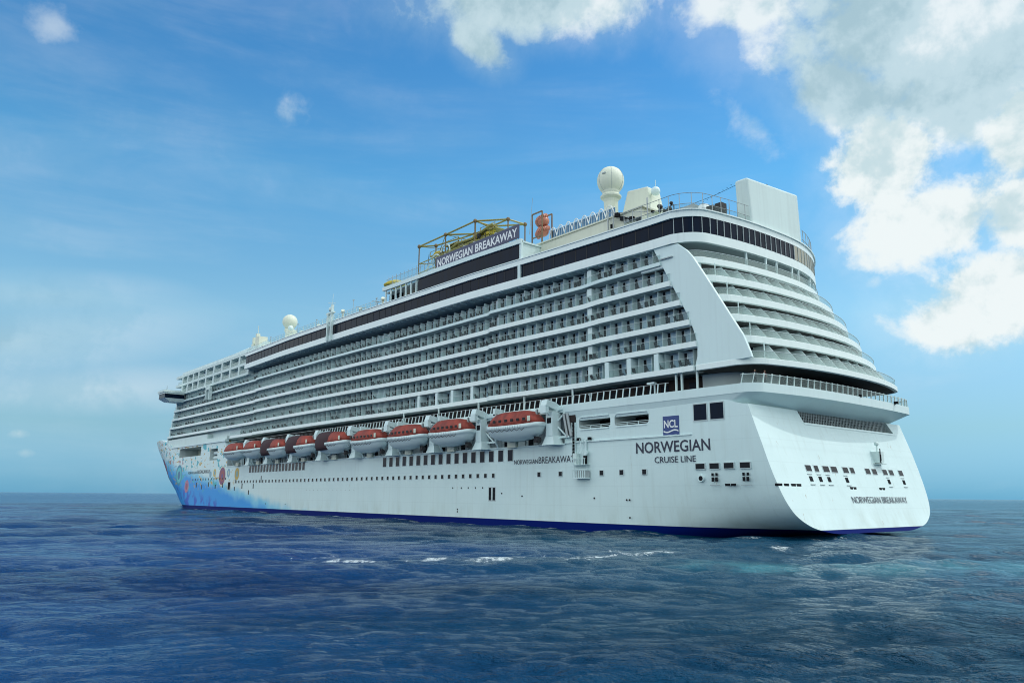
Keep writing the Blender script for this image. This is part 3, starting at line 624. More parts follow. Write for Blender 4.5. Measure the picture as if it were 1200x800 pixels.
# lettering on the side
text('hull_lettering', 'NORWEGIAN', 2.0, 'ink', hull, (22.6, 20.085, 10.3), PORT_TXT, width=11.8, bold=.028)
text('hull_lettering', 'CRUISE LINE', 1.12, 'ink', hull, (19.5, 20.085, 8.95), PORT_TXT, width=6.5, bold=.004)
text('hull_lettering', 'NORWEGIAN', .98, 'ink', hull, (47.9, 20.06, 9.5), PORT_TXT, width=5.6, bold=.0)
text('hull_lettering', 'BREAKAWAY', 1.42, 'ink', hull, (42.1, 20.06, 9.5), PORT_TXT, width=7.8, bold=.0)
text('hull_lettering', 'NORWEGIAN', 1.1, 'ink', hull, (210, 20.03, 10.6), PORT_TXT, width=8.5)
text('hull_lettering', 'BREAKAWAY', 1.6, 'ink', hull, (201, 20.03, 10.6), PORT_TXT, width=11.5, bold=.01)
lg = MB(); xs = np.linspace(0, 2.55, 15)
low_ = [(15.35+x, 12.35+.14*math.sin((x/2.55)*2*math.pi)) for x in xs]
lg.xzprism(low_ + [(17.9, 14.85), (15.35, 14.85)], 20.02, 20.14)
logo = obj('company_logo', lg, 'logo', hull)
obj('logo_wave', MB().xzprism([(15.45+x*.92, 12.82+.13*math.sin((x/2.55)*2*math.pi)) for x in xs] + [(15.45+x*.92, 13.0+.13*math.sin((x/2.55)*2*math.pi)) for x in xs[::-1]], 20.13, 20.165), 'purewhite', hull)
text('logo_lettering', 'NCL', 1.35, 'purewhite', hull, (17.72, 20.165, 13.38), PORT_TXT, width=2.2, bold=.03)
# boarding cradle and ladder hung on the side
q = MB()
for z in np.arange(10.2, 15.0, .48): q.box(34.05, 34.55, 20.1, 20.22, z, z+.36, 1)
q.box(33.95, 34.03, 20.05, 20.28, 9.8, 15.2).box(34.57, 34.65, 20.05, 20.28, 9.8, 15.2).box(31.7, 31.85, 20.05, 20.3, 9, 12.6)
q.box(31.3, 34.2, 20.05, 21.0, 9.0, 9.08).box(31.3, 34.2, 20.9, 21.0, 9.85, 9.93).box(33.2, 33.9, 20.1, 20.8, 9.1, 10.7, 2).box(31.6, 32.0, 20.2, 20.6, 9.1, 10.3, 1).cyl((31.6, 20.3, 10.7), (31.6, 20.6, 10.7), .32, n=12)
q.tube([(32.9, 20.4, 12.7), (32.0, 20.5, 9.9)], .05).tube([(32.0, 20.4, 12.7), (33.6, 20.5, 9.9)], .05)
for x in np.arange(31.4, 34.2, .55): q.box(x, x+.06, 20.92, 20.98, 9.08, 9.86)
obj('boarding_ladder', q, ['white', 'dark', 'white2'], hull)
q = MB().box(31.2, 33.9, 20.05, 21.1, 7.1, 7.25).box(31.2, 33.9, 21.0, 21.1, 8.3, 8.42).box(31.2, 33.9, 20.1, 20.3, 7.25, 8.2, 1)
for x in np.arange(31.25, 33.9, .42): q.box(x, x+.1, 21.02, 21.08, 7.25, 8.3)
q.box(31.2, 31.28, 20.1, 21, 8.3, 8.42).box(33.8, 33.88, 20.1, 21, 8.3, 8.42).tube([(31.3, 20.6, 9.0), (31.3, 20.6, 8.4)], .04).tube([(33.8, 20.6, 9.0), (33.8, 20.6, 8.4)], .04)
obj('boarding_basket', q, ['white', 'grey'], hull)
for x in (33.2, 31.0): obj('hull_lamp', MB().box(x-.2, x+.2, 20.1, 20.5, 12.5, 12.9, 0).box(x-.12, x+.12, 20.5, 20.6, 12.45, 12.8, 0), 'dark', hull)
# stem deck gear seen through the bow recess
q = MB()
for z in (14.7, 16.1): q.cyl((185.5, 18.7, z+.5), (190, 18.7, z+.5), .55, .55, 12).ball((185.5, 18.7, z+.5), .55).ball((190, 18.7, z+.5), .55)
obj('raft_canister', q, 'boatwhite', hull)
obj('bow_recess_lining', MB().box(199.6, 220.9, 14.05, 14.2, 16.25, 18.95, 0), 'cream', hull)

# ---- deck outline at the stern ---------------------------------------------------
DECKS = [20.25, 23.3, 26.25, 29.1, 32.0, 34.95]       # undersides of the balcony decks
SB = [3.2, 4.6, 5.2, 5.8, 6.3, 6.9]
XC = [1.6, 3.4, 4.9, 6.4, 8.1, 10.0]
TH = .72
def ye(x):
    return 20 + float(np.interp(x, [12, 28.5, 32.5, 42, 54.4, 55.6, 74, 88, 91, 96, 118, 150, 157.4, 158.4, 200, 240], [.3, .3, -.18, 0, .3, -.28, -.4, -.2, -.1, .2, .62, .55, .5, -.05, -.3, -.3]))
def sternx(xc, y, bulge=3.0, sb=None, ys=20.0, p=2.5):
    if y < 0 and sb: return xc + sb*(abs(y)/ys)**2.2
    return xc + bulge*(abs(y)/ys)**p
def curve(xc, bulge=3.0, ys=20.0, rad=2.6, xend=30, n=40, p=2.5, sb=None):
    """plan line round the stern from port to starboard"""
    out = [(xend, ys)]
    for a in np.linspace(1, -1, n*2+1):
        y = ys*math.sin(a*math.pi/2); ay = abs(y); x = sternx(xc, y, bulge, sb, ys, p)
        if ay > ys-rad: x += rad*(1 - math.sqrt(max(0, 1-((ay-(ys-rad))/rad)**2)))
        out.append((x, y))
    out.append((xend, -ys)); return out
def plate(mb, pts, z0, z1, mi=0): return mb.prism([(x, y) for x, y in pts], z0, z1, mi)
def inset(pts, d):
    P = [Vector(p) for p in pts]; o = []
    for i, p in enumerate(P):
        t = (P[min(i+1, len(P)-1)] - P[max(i-1, 0)]).normalized(); o.append(tuple(p + Vector((-t.y, t.x))*d))
    return o

# ---- promenade deck --------------------------------------------------------------
pc = curve(2.3, 2.0, 20.3, 1.7, 36.2, sb=1.0)
q = MB(); inner = curve(5.5, 1.2, 19.9, 2.4, 36.2)
q.strip(pc, 16.85, 17.95, .35)
n = len(pc); V = [(x, y, 16.86) for x, y in inset(pc, .05)] + [(x, y, 15.42) for x, y in inner]
und = MB(); und.smooth = True; und.add(V, [(i, i+1, n+i+1, n+i) for i in range(n-1)])
q.prism(inset(pc, .3), 16.9, 17.3, 1); q.prism([p for p in inset(pc, .34) if p[0] < 14], 17.32, 17.9, 1)
q.box(36.2, 176, 16.3, 20.3, 16.85, 17.3, 0); q.box(36.2, 176, 20.0, 20.3, 17.3, 17.95, 0)
prom = obj('promenade_deck', q, ['white', 'deck'], ship)
obj('deck_underside', und, 'white', prom)
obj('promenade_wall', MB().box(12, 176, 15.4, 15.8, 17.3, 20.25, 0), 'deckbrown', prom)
repeat('promenade_window', MB().box(0, 1.3, 0, .04, 0, 1.7, 0), 'navyglass', [(x, 15.8, 17.9, 0) for x in np.arange(13, 176, 2.4)], prom)
sc = curve(7.6, 1.5, 16.6, 3, 14)
obj('promenade_wall', MB().strip(sc, 17.3, 20.25, .3, 0), 'wall', prom)
obj('promenade_window', MB().strip(inset([p for p in sc if p[1] < 9], -.06), 17.4, 20.2, .05), 'dark', prom)
post = MB().hexa([(-.07, .05, 0), (.07, .05, 0), (.07, .17, 0), (-.07, .17, 0), (-.07, -.20, 1.35), (.07, -.20, 1.35), (.07, -.08, 1.35), (-.07, -.08, 1.35)])
repeat('railing_post', post, 'white', [(x, 19.95, 17.9, 0) for x in np.arange(17.5, 118, 1.22)], prom)
obj('handrail', MB().box(17, 176, 19.78, 19.86, 19.2, 19.27), 'steel', prom)
ipc = inset([p for p in pc if p[0] < 17], .18)
obj('glass_railing', MB().strip(ipc, 17.95, 18.98, .03), 'railglass', prom)
obj('handrail', MB().strip(inset(ipc, -.02), 18.98, 19.05, .08), 'white2', prom)
fin = []
acc = 0; last = None
for a, b in zip(ipc[:-1], ipc[1:]):
    d = math.dist(a, b); k = 0
    while acc < d:
        t = acc/d; fin.append((lerp(a[0], b[0], t), lerp(a[1], b[1], t), 17.94, math.atan2(b[1]-a[1], b[0]-a[0]))); acc += 1.35
    acc -= d
finm = MB().hexa([(-.05, -.06, 0), (.05, -.06, 0), (.05, .1, 0), (-.05, .1, 0), (.25, .0, 1.22), (.35, .0, 1.22), (.35, .14, 1.22), (.25, .14, 1.22)])
repeat('glass_clamp', finm, 'white2', fin, prom)
for x in (12.6, 15.0, 15.9, 35.0, 46, 58, 70, 82): obj('deck_pillar', MB().box(x-.12, x+.12, 19.5, 19.74, 17.3, 20.25), 'white2', prom)
obj('promenade_lamp', MB().box(19.4, 20.6, 19.3, 19.9, 19.35, 19.6).cyl((19.5, 19.6, 17.3), (19.5, 19.6, 19.4), .12), 'white', prom)
obj('promenade_lamp', MB().ball((31.5, 19.6, 19.1), .22).cyl((31.5, 19.6, 17.3), (31.5, 19.6, 19), .06), 'white', prom)
for y in (-2, -13): obj('deck_camera', MB().box(2.2, 2.75, y-.25, y+.05, 17.9, 18.25).cyl((2.9, y, 17.6), (2.5, y, 18.0), .08), 'dark', prom)
obj('lifeboat_deck', MB().box(36.4, 175.8, 16.3, 20.0, 12.3, 12.32, 0).box(36.4, 175.8, 16.25, 16.4, 12.3, 16.85, 1), ['grey', 'wall'], prom)
repeat('recess_rib', MB().box(0, .5, 0, .2, 0, 4.53, 0), 'wall', [(x, 16.4, 12.32, 0) for x in np.arange(40, 175, 3.1)], prom)
repeat('recess_door', MB().box(0, 1.2, 0, .05, 0, 2.2, 0), 'dark', [(x, 16.4, 12.4, 0) for x in np.arange(41.2, 175, 6.2)], prom)
obj('chute_tube', MB().cyl((34.7, 20.25, 13.2), (35.6, 20.25, 16.6), .26, .26, 10).cyl((35.4, 20.35, 13.2), (36.2, 20.35, 16.6), .24, .24, 10), 'steel', prom)
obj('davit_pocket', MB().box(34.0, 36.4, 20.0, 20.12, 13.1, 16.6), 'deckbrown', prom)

# ---- cabins and balconies --------------------------------------------------------
q = MB(); FX = lambda z: 239 - (z-20)*.55
for i, z in enumerate(DECKS):
    z1 = DECKS[i+1] if i < 5 else 37.8
    st = curve(XC[i]+4.2, 3.0, 18.0, 2.0, 26, sb=SB[i]-.7)
    port = [(x, ye(x)-1.75) for x in np.arange(20, FX(z)-1, 3)]
    stb = [(x, -18.2) for x in (FX(z)-1, 27)]
    fr = [(FX(z)-1+7*math.cos(a), 18*math.sin(a)) for a in np.linspace(math.pi/2, -math.pi/2, 17)]
    q.prism((port + fr + stb + st[::-1][1:-1])[::-1], z+TH, z1+.02, 0)
cab = obj('cabin_block', q, 'wall', ship)
q = MB()
for i, z in enumerate(DECKS + [37.75]):
    f0, f1 = FX(z), FX(z)
    q.prism([(f0-.6+8*math.cos(a), 19.9*math.sin(a)) for a in np.linspace(math.pi/2, -math.pi/2, 25)] + [(f0-6, -19.9), (f0-6, 19.9)], z-.01, z+TH+.01, 0)
    if i < 6: q.prism([(f0-1.2+8*math.cos(a), 19.6*math.sin(a)) for a in np.linspace(math.pi/2, -math.pi/2, 25)][::-1] + [(f0-1.9, 19.6), (f0-1.9, -19.6)][::1], z+TH, (DECKS+[37.75])[i+1], 0)
obj('front_wall', q, 'white', cab)
WL = [(37.9, 18.75), (37.1, 18.33), (31.18, 15.27), (27.99, 13.62), (25.68, 12.66), (23.71, 12.1), (22.07, 12.18), (20.75, 12.6)]      # balcony end: (z, x)
wl = lambda z: float(np.interp(z, [a for a, b in WL][::-1], [b for a, b in WL][::-1]))
for i, z in enumerate(DECKS):
    x1 = 176 if i == 0 else FX(z)
    xs = sorted(set([wl(z+.3)+.05, 28.5, 32.5, 54.4, 55.6, 91, 96, 157.4, 158.4] + list(np.arange(15, x1, 4)) + [x1])); xs = [x for x in xs if wl(z+.3) <= x <= x1]
    P = [(x, ye(x)) for x in xs]
    o = MB(); th = TH if i < 5 else .5
    o.prism(([(x, y-2.2) for x, y in P] + P[::-1])[::-1], z+(TH-th), z+TH, 0)
    obj('balcony_deck', o, 'slab_sunlit' if i < 5 else 'white', cab)
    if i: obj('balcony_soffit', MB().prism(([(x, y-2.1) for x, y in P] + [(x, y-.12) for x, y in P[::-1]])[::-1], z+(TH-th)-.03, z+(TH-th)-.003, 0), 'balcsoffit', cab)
    g = MB(); g.strip([(x, y-.12) for x, y in P][::-1], z+TH, z+TH+1.0, .025)
    obj('balcony_glass', g, 'glass', cab)
    g = MB(); g.strip([(x, y-.1) for x, y in P][::-1], z+TH+1.0, z+TH+1.04, .05); obj('balcony_rail', g, 'frame', cab)
PITCH_B = 2.27
part_s, door_s, chairs = [], [], []
for i, z in enumerate(DECKS):
    hz = (DECKS[i+1] if i < 5 else 37.8) - z - TH
    x = 13.2 + .3*i
    k = 0
    x1 = 172 if i == 0 else FX(z)-2
    while x < x1:
        if x > wl(z+TH)+.3:
            if not 30.4 < x < 32.3: part_s.append((x, ye(x)-.15, z+TH, 0))
            door_s.append((x+.55, ye(x+.8)-1.75, z+TH, 0))
            if random.random() < (.78 if x < 110 else .5): chairs.append((x+.75+random.uniform(-.2, .25), ye(x)-.62, z+TH+.004, random.uniform(-.7, .7)+math.pi, i))
            if random.random() < (.28 if x < 110 else .1): chairs.append((x+1.6+random.uniform(-.1, .2), ye(x)-.6, z+TH+.004, random.uniform(-.7, .7)+math.pi, i))
        x += PITCH_B; k += 1
pm = MB().box(-.03, .03, -1.62, -.72, 0, 2.2).box(-.025, .025, -.72, -.66, 0, 2.2)
repeat('balcony_partition', pm, 'part', part_s, cab)
dm = MB().box(-.1, 1.62, -.02, .03, 0, 2.12, 0).box(1.08, 1.5, .03, .05, .05, 2.05, 1).box(.1, .94, .03, .05, .05, 2.05, 2)
repeat('balcony_door', dm, ['frame', 'dark', 'glassblue'], door_s, cab)
# the solid pilasters at the break in the balcony line
for i, z in enumerate(DECKS):
    z1 = DECKS[i+1] if i < 5 else 37.8
    obj('balcony_pilaster', MB().box(30.9, 31.8, 18.3, ye(32.4)-.25, z+TH, z1-.04), 'part', cab)
for x in (18.6, 23.4, 27.5, 60, 66, 71, 77): obj('balcony_pilaster', MB().box(x-.4, x+.35, 18.4, ye(x)-.02, 20.25+TH, 23.2), 'white', cab)
# the white raked wing that closes the balcony rows aft
right = [(14.6, 37.6), (13.2, 36.4), (12.3, 35.3), (10.4, 32.2), (8.7, 29.3), (7.0, 26.4), (5.5, 23.9), (4.6, 21.6), (4.4, 20.9)]
wp = [(b, a) for a, b in WL] + right[::-1]
q = MB().xzprism(wp, 19.6, 20.04)
wing = obj('stern_wing', q, 'white', cab, bevel=.08)
obj('wing_rail', MB().box(15.4, 17.6, 20.03, 20.3, 35.9, 36.05), 'grey', cab)

# ---- stern terraces -------------------------------------------------------------
ter = link('stern_terrace', None, ship)
q = MB()
plate(q, curve(XC[0], 3, 20.1, 2.6, 12.4, sb=SB[0])[::-1], DECKS[0], DECKS[0]+TH)
obj('terrace_roof', q, 'slab_sunlit', ter, bevel=.05)
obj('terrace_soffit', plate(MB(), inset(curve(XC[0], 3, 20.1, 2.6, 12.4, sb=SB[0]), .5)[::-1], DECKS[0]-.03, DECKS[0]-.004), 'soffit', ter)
for i in range(1, 6):
    z = DECKS[i]; c = curve(XC[i], 3.0, 19.98, 2.6, XC[i]+11, sb=SB[i])
    obj('terrace_deck', plate(MB(), c[::-1], z-.1, z+TH+.04), 'slab_sunlit', ter, bevel=.06)
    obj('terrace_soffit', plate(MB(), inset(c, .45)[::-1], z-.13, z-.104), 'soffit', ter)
for i in range(0, 6):
    z = DECKS[i]+TH; z1 = DECKS[i+1] if i < 5 else 37.75
    c = [p for p in inset(curve(XC[i], 3.0, 19.85, 2.6, XC[i]+11, sb=SB[i]), .16) if p[0] < XC[i]+(7 if p[1] > 0 else 10)]
    obj('terrace_balustrade', MB().strip(c, z, z+.92, .03), 'glassgreen', ter)
    obj('terrace_rail', MB().strip(inset(c, -.03), z+.92, z+.98, .07), 'frame', ter)
    w = curve(XC[i]+4.15, 3.0, 18.1, 2.0, 26, sb=SB[i]-.7)
    g = MB(); g.strip([p for p in inset(w, -.06) if p[0] < 14+XC[i]], z+.08, z1-.15, .05, 0)
    obj('terrace_glazing', g, 'navyglass', ter)
    if i == 5:
        for y in (9.5, 5.2, 2.6, -1.6, -3.6, -8.5, -11.5):
            x = sternx(XC[5], y, sb=7.2) + .6; obj('terrace_pillar', MB().box(x-.12, x+.12, y-.12, y+.12, z, z1), 'white', ter)
        continue
    for k, y in enumerate(np.linspace(14.6, -17, 12)):
        y += (random.random()-.5)*.3
        xf = sternx(XC[i], y, sb=SB[i]); x0 = xf+.7; x1 = xf+4.5
        # raked fin: foot near the rail, head well back under the deck above
        f = MB().hexa([(x0, y-.06, z), (x1, y-.06, z), (x1, y+.06, z), (x0, y+.06, z), (x0+1.75, y-.06, z1), (x1, y-.06, z1), (x1, y+.06, z1), (x0+1.75, y+.06, z1)])
        obj('terrace_partition', f, 'part', ter)
    obj('terrace_pillar', MB().cyl((XC[i]+3.4, 16.3, z), (XC[i]+3.4, 16.3, z1), .07), 'white', ter)
    obj('terrace_pillar', MB().box(XC[i]+4.6, XC[i]+4.9, 17.6, 19.8, z, z1), 'wall', ter)

# ---- upper decks ----------------------------------------------------------------
XB = list(np.concatenate([np.linspace(15.5, 60, 12), np.linspace(66, 165.5, 18)]))
zb = lambda x: float(np.interp(x, [18, 40, 60, 100, 166], [37.75, 38.3, 38.8, 39.1, 39.1]))
yb = lambda x: float(np.interp(x, [15, 40, 60, 137, 166], [20.3, 20.3, 20.6, 21.7, 21.0]))
def side_and_stern(xc, d, zo0, zo1, xs_=None, bulge=2.4, rad=3.4):
    xs = XB if xs_ is None else xs_
    port = [(x, yb(x)+d) for x in xs[::-1]]; zp0 = [zb(x)+zo0 for x in xs[::-1]]; zp1 = [zb(x)+zo1 for x in xs[::-1]]
    st = [p for p in curve(xc, bulge, 20.3+d, rad, 15.5, sb=7.2)[1:-1] if p[0] < 15 or p[1] < 0]
    xs = [x for x in xs if x > 23]; stb = [(x, -20.3-d) for x in xs]
    P = port + st + stb
    return P, zp0 + [37.75+zo0]*len(st) + [zb(x)+zo0 for x in xs], zp1 + [37.75+zo1]*len(st) + [zb(x)+zo1 for x in xs]
q = MB()
P, z0, z1 = side_and_stern(10.4, 0, 0, 1.3); q.strip(P, z0, z1, .5)
P, z0, z1 = side_and_stern(10.4, -.02, 3.55, 4.45); q.strip(P, z0, z1, .5)
P, z0, z1 = side_and_stern(10.2, .12, 4.45, 4.6); q.strip(P, z0, z1, .7)
upd = obj('upper_deck', q, 'slab_sunlit', ship)
# under side of the overhang and roof plates
def cap(zo, d, mi=0):
    P, z0, z1 = side_and_stern(10.4, d, zo, zo)
    mbq = MB(); n = len(P); k = n//2-1
    V = [(p[0], p[1], z) for p, z in zip(P, z0)]; V2 = [(x, y, z-.1) for x, y, z in V]
    f = [(i, i+1, n-2-i, n-1-i) for i in range(k)]
    mbq.add(V, f, mi); mbq.add(V2, [t[::-1] for t in f], mi); return mbq
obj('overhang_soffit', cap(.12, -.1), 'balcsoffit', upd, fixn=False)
obj('roof_plate', cap(4.3, -.3), 'deck', upd, fixn=False)
repeat('soffit_rib', MB().box(0, .16, -1.9, -.5, -.14, .02), 'wall', [(x, yb(x), zb(x), 0) for x in np.arange(20, 160, 2.27)], upd)
P, z0, z1 = side_and_stern(10.4, -.35, 1.3, 3.55)
cut = [i for i, p in enumerate(P) if p[0] < 60 and p[1] < -2.0 and p[0] < 14.9]
obj('window_band', MB().strip(P, z0, z1, .2), 'navyglass', upd)
bl = [(p[0], p[1]) for p in inset(P, -.03) if -13.5 < p[1] < -2 and p[0] < 15]
obj('window_glare', MB().strip(bl, 37.75+1.34, 37.75+3.5, .02), 'glare', upd)  # sunlight mirrored in the starboard panes, painted as beige panels
mm = []
stp = [p for p in P if p[0] < 16.2]; acc = .3
for a, b in zip(stp[:-1], stp[1:]):
    d = math.dist(a, b)
    while acc < d: mm.append((lerp(a[0], b[0], acc/d), lerp(a[1], b[1], acc/d), 37.75+1.3, math.atan2(b[1]-a[1], b[0]-a[0]))); acc += 1.25
    acc -= d
repeat('window_mullion', MB().box(-.045, .045, -.10, .02, 0, 2.25), 'grey', mm, upd)
repeat('window_mullion', MB().box(-.04, .04, 0, .05, 0, 2.25), 'black', [(x, yb(x)-.36, zb(x)+1.3, 0) for x in np.arange(17, 165, 2.4)], upd)
obj('window_divider', MB().box(46.4, 47.0, yb(46)-.4, yb(46)-.02, zb(46)+1.3, zb(46)+3.6), 'white', upd)
# second row of tinted windows amidships, its rim and the deck behind it
xs = list(np.linspace(46.5, 77, 9))
q = MB().strip([(x, yb(x)-.3) for x in xs[::-1]], [zb(x)+4.9 for x in xs[::-1]], [zb(x)+7.35 for x in xs[::-1]], .2)
obj('window_band', q, 'navyglass', upd)
xs2 = list(np.linspace(46.2, 90, 12))
q = MB().strip([(x, yb(x)-.0) for x in xs2[::-1]], [zb(x)+7.3 for x in xs2[::-1]], [zb(x)+8.1 for x in xs2[::-1]], .6)
q.box(46.2, 46.7, 19.9, 20.25, 42.9, 46.5); q.box(46.2, 90, 2, 20, 46.0, 46.3); q.box(46.4, 77, 2, 19.9, 43, 46.1)
for x in np.arange(77.5, 90, 1.9): q.box(x, x+.25, yb(x)-.5, yb(x)-.2, zb(x)+4.5, zb(x)+7.3)
obj('sports_deck', q, 'white', upd)
repeat('fence_post', MB().box(0, .07, 0, .07, 0, 2.8), 'steel', [(x, 20.1, 46.6, 0) for x in np.arange(47, 90, 1.5)], upd)
q = MB()
q.box(72, 90, 20.1, 20.16, 47.7, 47.76).box(72, 90, 20.1, 20.16, 48.9, 48.96).box(72, 90, 20.12, 20.14, 46.9, 48.9, 1)
obj('fence_netting', q, ['steel', 'glass'], upd)

# name board above the second windows
sg = obj('name_board', MB().box(46.6, 71, 20.32, 20.5, 46.75, 49.2), 'signblue', ship)
text('board_lettering', 'NORWEGIAN', 2.05, 'purewhite', sg, (70.5, 20.51, 47.2), PORT_TXT, width=11.1, bold=.05)
text('board_lettering', 'BREAKAWAY', 2.05, 'purewhite', sg, (58.6, 20.51, 47.2), PORT_TXT, width=11.6, bold=.05)
# rope-course tower: lattice frame on posts
fr = link('ropes_course', None, ship)
A, B, C_, D_, E_, F_, G_, H_ = (83.5, 16.4), (73.8, 16.5), (63.8, 16.7), (59, 12.6), (64, 12.6), (59, 8.4), (80.7, 14.1), (69.5, 12.4)
zt = 55.5
edges = [(A, B), (B, C_), (C_, D_), (D_, F_), (E_, F_), (E_, C_), (E_, H_), (H_, G_), (A, G_), (B, H_), (C_, H_), (D_, E_)]
for a, b in edges: obj('frame_tube', MB().cyl((*a, zt), (*b, zt), .17, n=8), 'olive', fr)
for a in (A, B, C_, D_, E_, F_, G_, H_):
    obj('frame_post', MB().cyl((*a, 46.3), (*a, zt), .13, n=8).ball((*a, zt), .42, n=8, k=6), 'brown', fr)
for a, b in ((A, G_), (G_, H_), (A, B), (B, H_), (E_, H_), (B, C_), (C_, E_), (E_, F_), (C_, D_)):
    obj('frame_tube', MB().cyl((*a, 51.7), (*b, 51.7), .11, n=6).cyl((*a, 49.6), (*b, 49.6), .08, n=6), 'olive', fr)
for a, b in ((A, H_), (B, G_), (C_, F_), (B, E_)):
    obj('frame_brace', MB().cyl((*a, zt), (*b, 51.7), .07, n=6), 'olive', fr)
for x0, x1, z in ((59.5, 64, 53.4), (61, 67, 52.2), (65.5, 70, 53.0), (69, 74, 52.0), (71, 75.5, 53.6), (75, 79, 51.6), (76.5, 81, 52.8)):
    obj('rope_platform', MB().box(x0, x1, 13.0, 15.4, z, z+.22).box(x0, x1, 15.3, 15.38, z+1.0, z+1.08).box(x0, x0+.1, 15.25, 15.4, z, z+1.1).box(x1-.1, x1, 15.25, 15.4, z, z+1.1), 'olive', fr)
q = MB()
for k in range(9):
    x = 62+k*2.1; q.ball((x, 14.2+random.uniform(-1, 1), 52.4+random.uniform(-.7, 1.0)), 1.4, .8, .5, 10, 6, k % 2)
q.tube([(60, 15.5, 54.2), (66, 15.8, 52.8), (71, 15.6, 53.2), (78, 15.4, 51.6)], .24, mi=1)
q.tube([(60.5, 14.6, 53.4), (66.5, 14.8, 53.6)], .4, mi=0)
obj('rope_bridge', q, ['yellow', 'olive'], fr)
q = MB()
for x in np.arange(60, 82, 2.4): q.cyl((x, 15.8, 47.0), (x+random.uniform(-1, 1), 15.4, 53.5), .06, n=5)
for x, z in ((66, 51), (72, 50.4), (76.5, 49.8), (79, 49.2), (64, 53)): q.ball((x, 15.6, z), .5, .4, .7, 8, 6)
obj('rope_rigging', q, 'black', fr)
for k, (x, z) in enumerate(((80, 49.5), (78, 51.2), (74.6, 52.5))):
    q = MB(); pts = [(x+1.5*math.cos(a), 15.9, z+1.3*math.sin(a)) for a in np.linspace(0, math.pi*1.4, 12)]; q.tube(pts, .16); obj('frame_hoop', q, 'white', fr)
obj('whip_aerial', MB().cyl((49.0, 16, 49), (48.2, 16, 55.5), .05, .03, 5), 'grey', ship)

# coral twist of the water slide in its dark cage
sd = link('water_slide', None, ship, (47.8, 14, 46.3))
q = MB(); q.smooth = True; q.ball((0, 0, 3.4), 1.1, 1.1, .95, 18, 12).ball((-.3, .1, 5.2), 1.05, 1.05, .95, 18, 12); q.smooth = True
q.tube([(.85*math.cos(a), .85*math.sin(a), 2.6+a*.36) for a in np.linspace(0, 9.5, 40)], .5, 10)
obj('slide_tube', q, 'coral', sd)
q = MB()
for x, y in ((-1.3, -1.0), (1.3, -1.0), (-1.3, 1.3), (1.3, 1.3)): q.box(x-.09, x+.09, y-.09, y+.09, 0, 6.5)
q.box(-1.3, 1.3, 1.2, 1.4, 6.4, 6.6).box(-1.3, 1.3, -1.1, -.9, 6.4, 6.6).box(-1.3, 1.3, 1.25, 1.38, 2.0, 2.2)
obj('slide_cage', q, 'brown', sd)

# aft house with arched screens
q = MB().box(24, 47.6, -12, 15.8, 42.1, 46.6).box(23.6, 47.7, -12.3, 16.0, 46.6, 46.85).box(26, 47.4, -12, 15.95, 44.7, 44.85)
q.box(18, 24, -9, 13.8, 42.1, 44.6).box(42.5, 43.2, 15.8, 15.9, 42.8, 43.6, 1).box(40.3, 40.9, 15.8, 15.9, 43.0, 43.8, 1).box(39.2, 39.8, 15.8, 15.9, 43.3, 43.9, 1).box(36.8, 37, 15.8, 15.9, 43.5, 44.4, 1).box(35.9, 36.1, 15.8, 15.9, 43.5, 44.4, 1).box(29.6, 30.2, 15.8, 15.95, 45.0, 45.6, 1).box(26.2, 27.2, 15.8, 16.1, 44.9, 45.8, 2)
aft = obj('aft_deckhouse', q, ['cream', 'dark', 'steel'], ship)
sc_ = MB(); q = MB()
for k in range(8):
    x0 = 47.0-1.9*k
    a = [(x0-1.9*t, 13.2, 46.85 + 3.3*math.sin(math.pi*(.12+.76*t))**.7) for t in np.linspace(0, 1, 11)]
    q.tube([(x0, 13.2, 46.85)] + a + [(x0-1.9, 13.2, 46.85)], .085, 6)
    q.tube([(x0, 13.2, 49.7), (x0-1.9, 13.2, 49.7)], .06, 5)
    for t in (.33, .66): q.tube([(x0-1.9*t, 13.2, 46.85), (x0-1.9*t, 13.2, 49.5)], .035, 5)
    sc_.box(x0-1.85, x0-.05, 12.9, 12.93, 48.4, 49.7)
obj('arch_railing', q, 'purewhite', aft)
obj('screen_mesh', sc_, 'bluemesh', aft)
# big satellite dome
rd = link('radome', None, ship, (37.2, 8, 46.85))
q = MB(); q.smooth = True
q.lathe((0, 0, 0), [(0.05, 12.95)] + [(2.3*math.sin(a), 10.45-2.5*math.cos(math.pi-a)*1) for a in np.linspace(.12, 2.45, 22)] + [(1.45, 8.4), (1.45, 7.8)], 32)
obj('dome_shell', q, 'cream', rd)
q = MB()
for k in range(6):
    a = k*math.pi/3+.3; pts = [(2.32*math.sin(t)*math.cos(a), 2.32*math.sin(t)*math.sin(a), 10.45+2.52*math.cos(t)) for t in np.linspace(.15, 2.5, 14)]; q.tube(pts, .022, 4)
q.box(-.9, -.2, 2.0, 2.3, 11.0, 11.2)
obj('dome_seam', q, 'grey', rd)
obj('dome_pedestal', MB().lathe((0, 0, 0), [(1.2, 0), (1.2, 6.5), (1.3, 7.0), (1.75, 7.35), (1.8, 7.6), (1.5, 7.85), (1.4, 8.3)], 24), 'cream', rd)
# raked ventilation stack with a small dish
vs = link('vent_stack', None, ship, (32, 6, 46.85))
obj('stack_casing', MB().hexa([(-3.6, -2, 0), (4.2, -2, 0), (4.2, 2, 0), (-3.6, 2, 0), (-2.4, -1.6, 7.2), (1.9, -1.6, 7.7), (1.9, 1.6, 7.7), (-2.4, 1.6, 7.2)]).box(-4.4, 5, -2.4, 2.4, 0, 2.2), 'cream', vs, bevel=.25)
obj('stack_dish', MB().ball((-3.6, 1.0, 6.1), .75).cyl((-2.4, .8, 6.0), (-3.5, 1, 6.0), .12).cyl((-3.6, 1, 6.7), (-3.6, 1, 8.0), .05), 'white', vs)
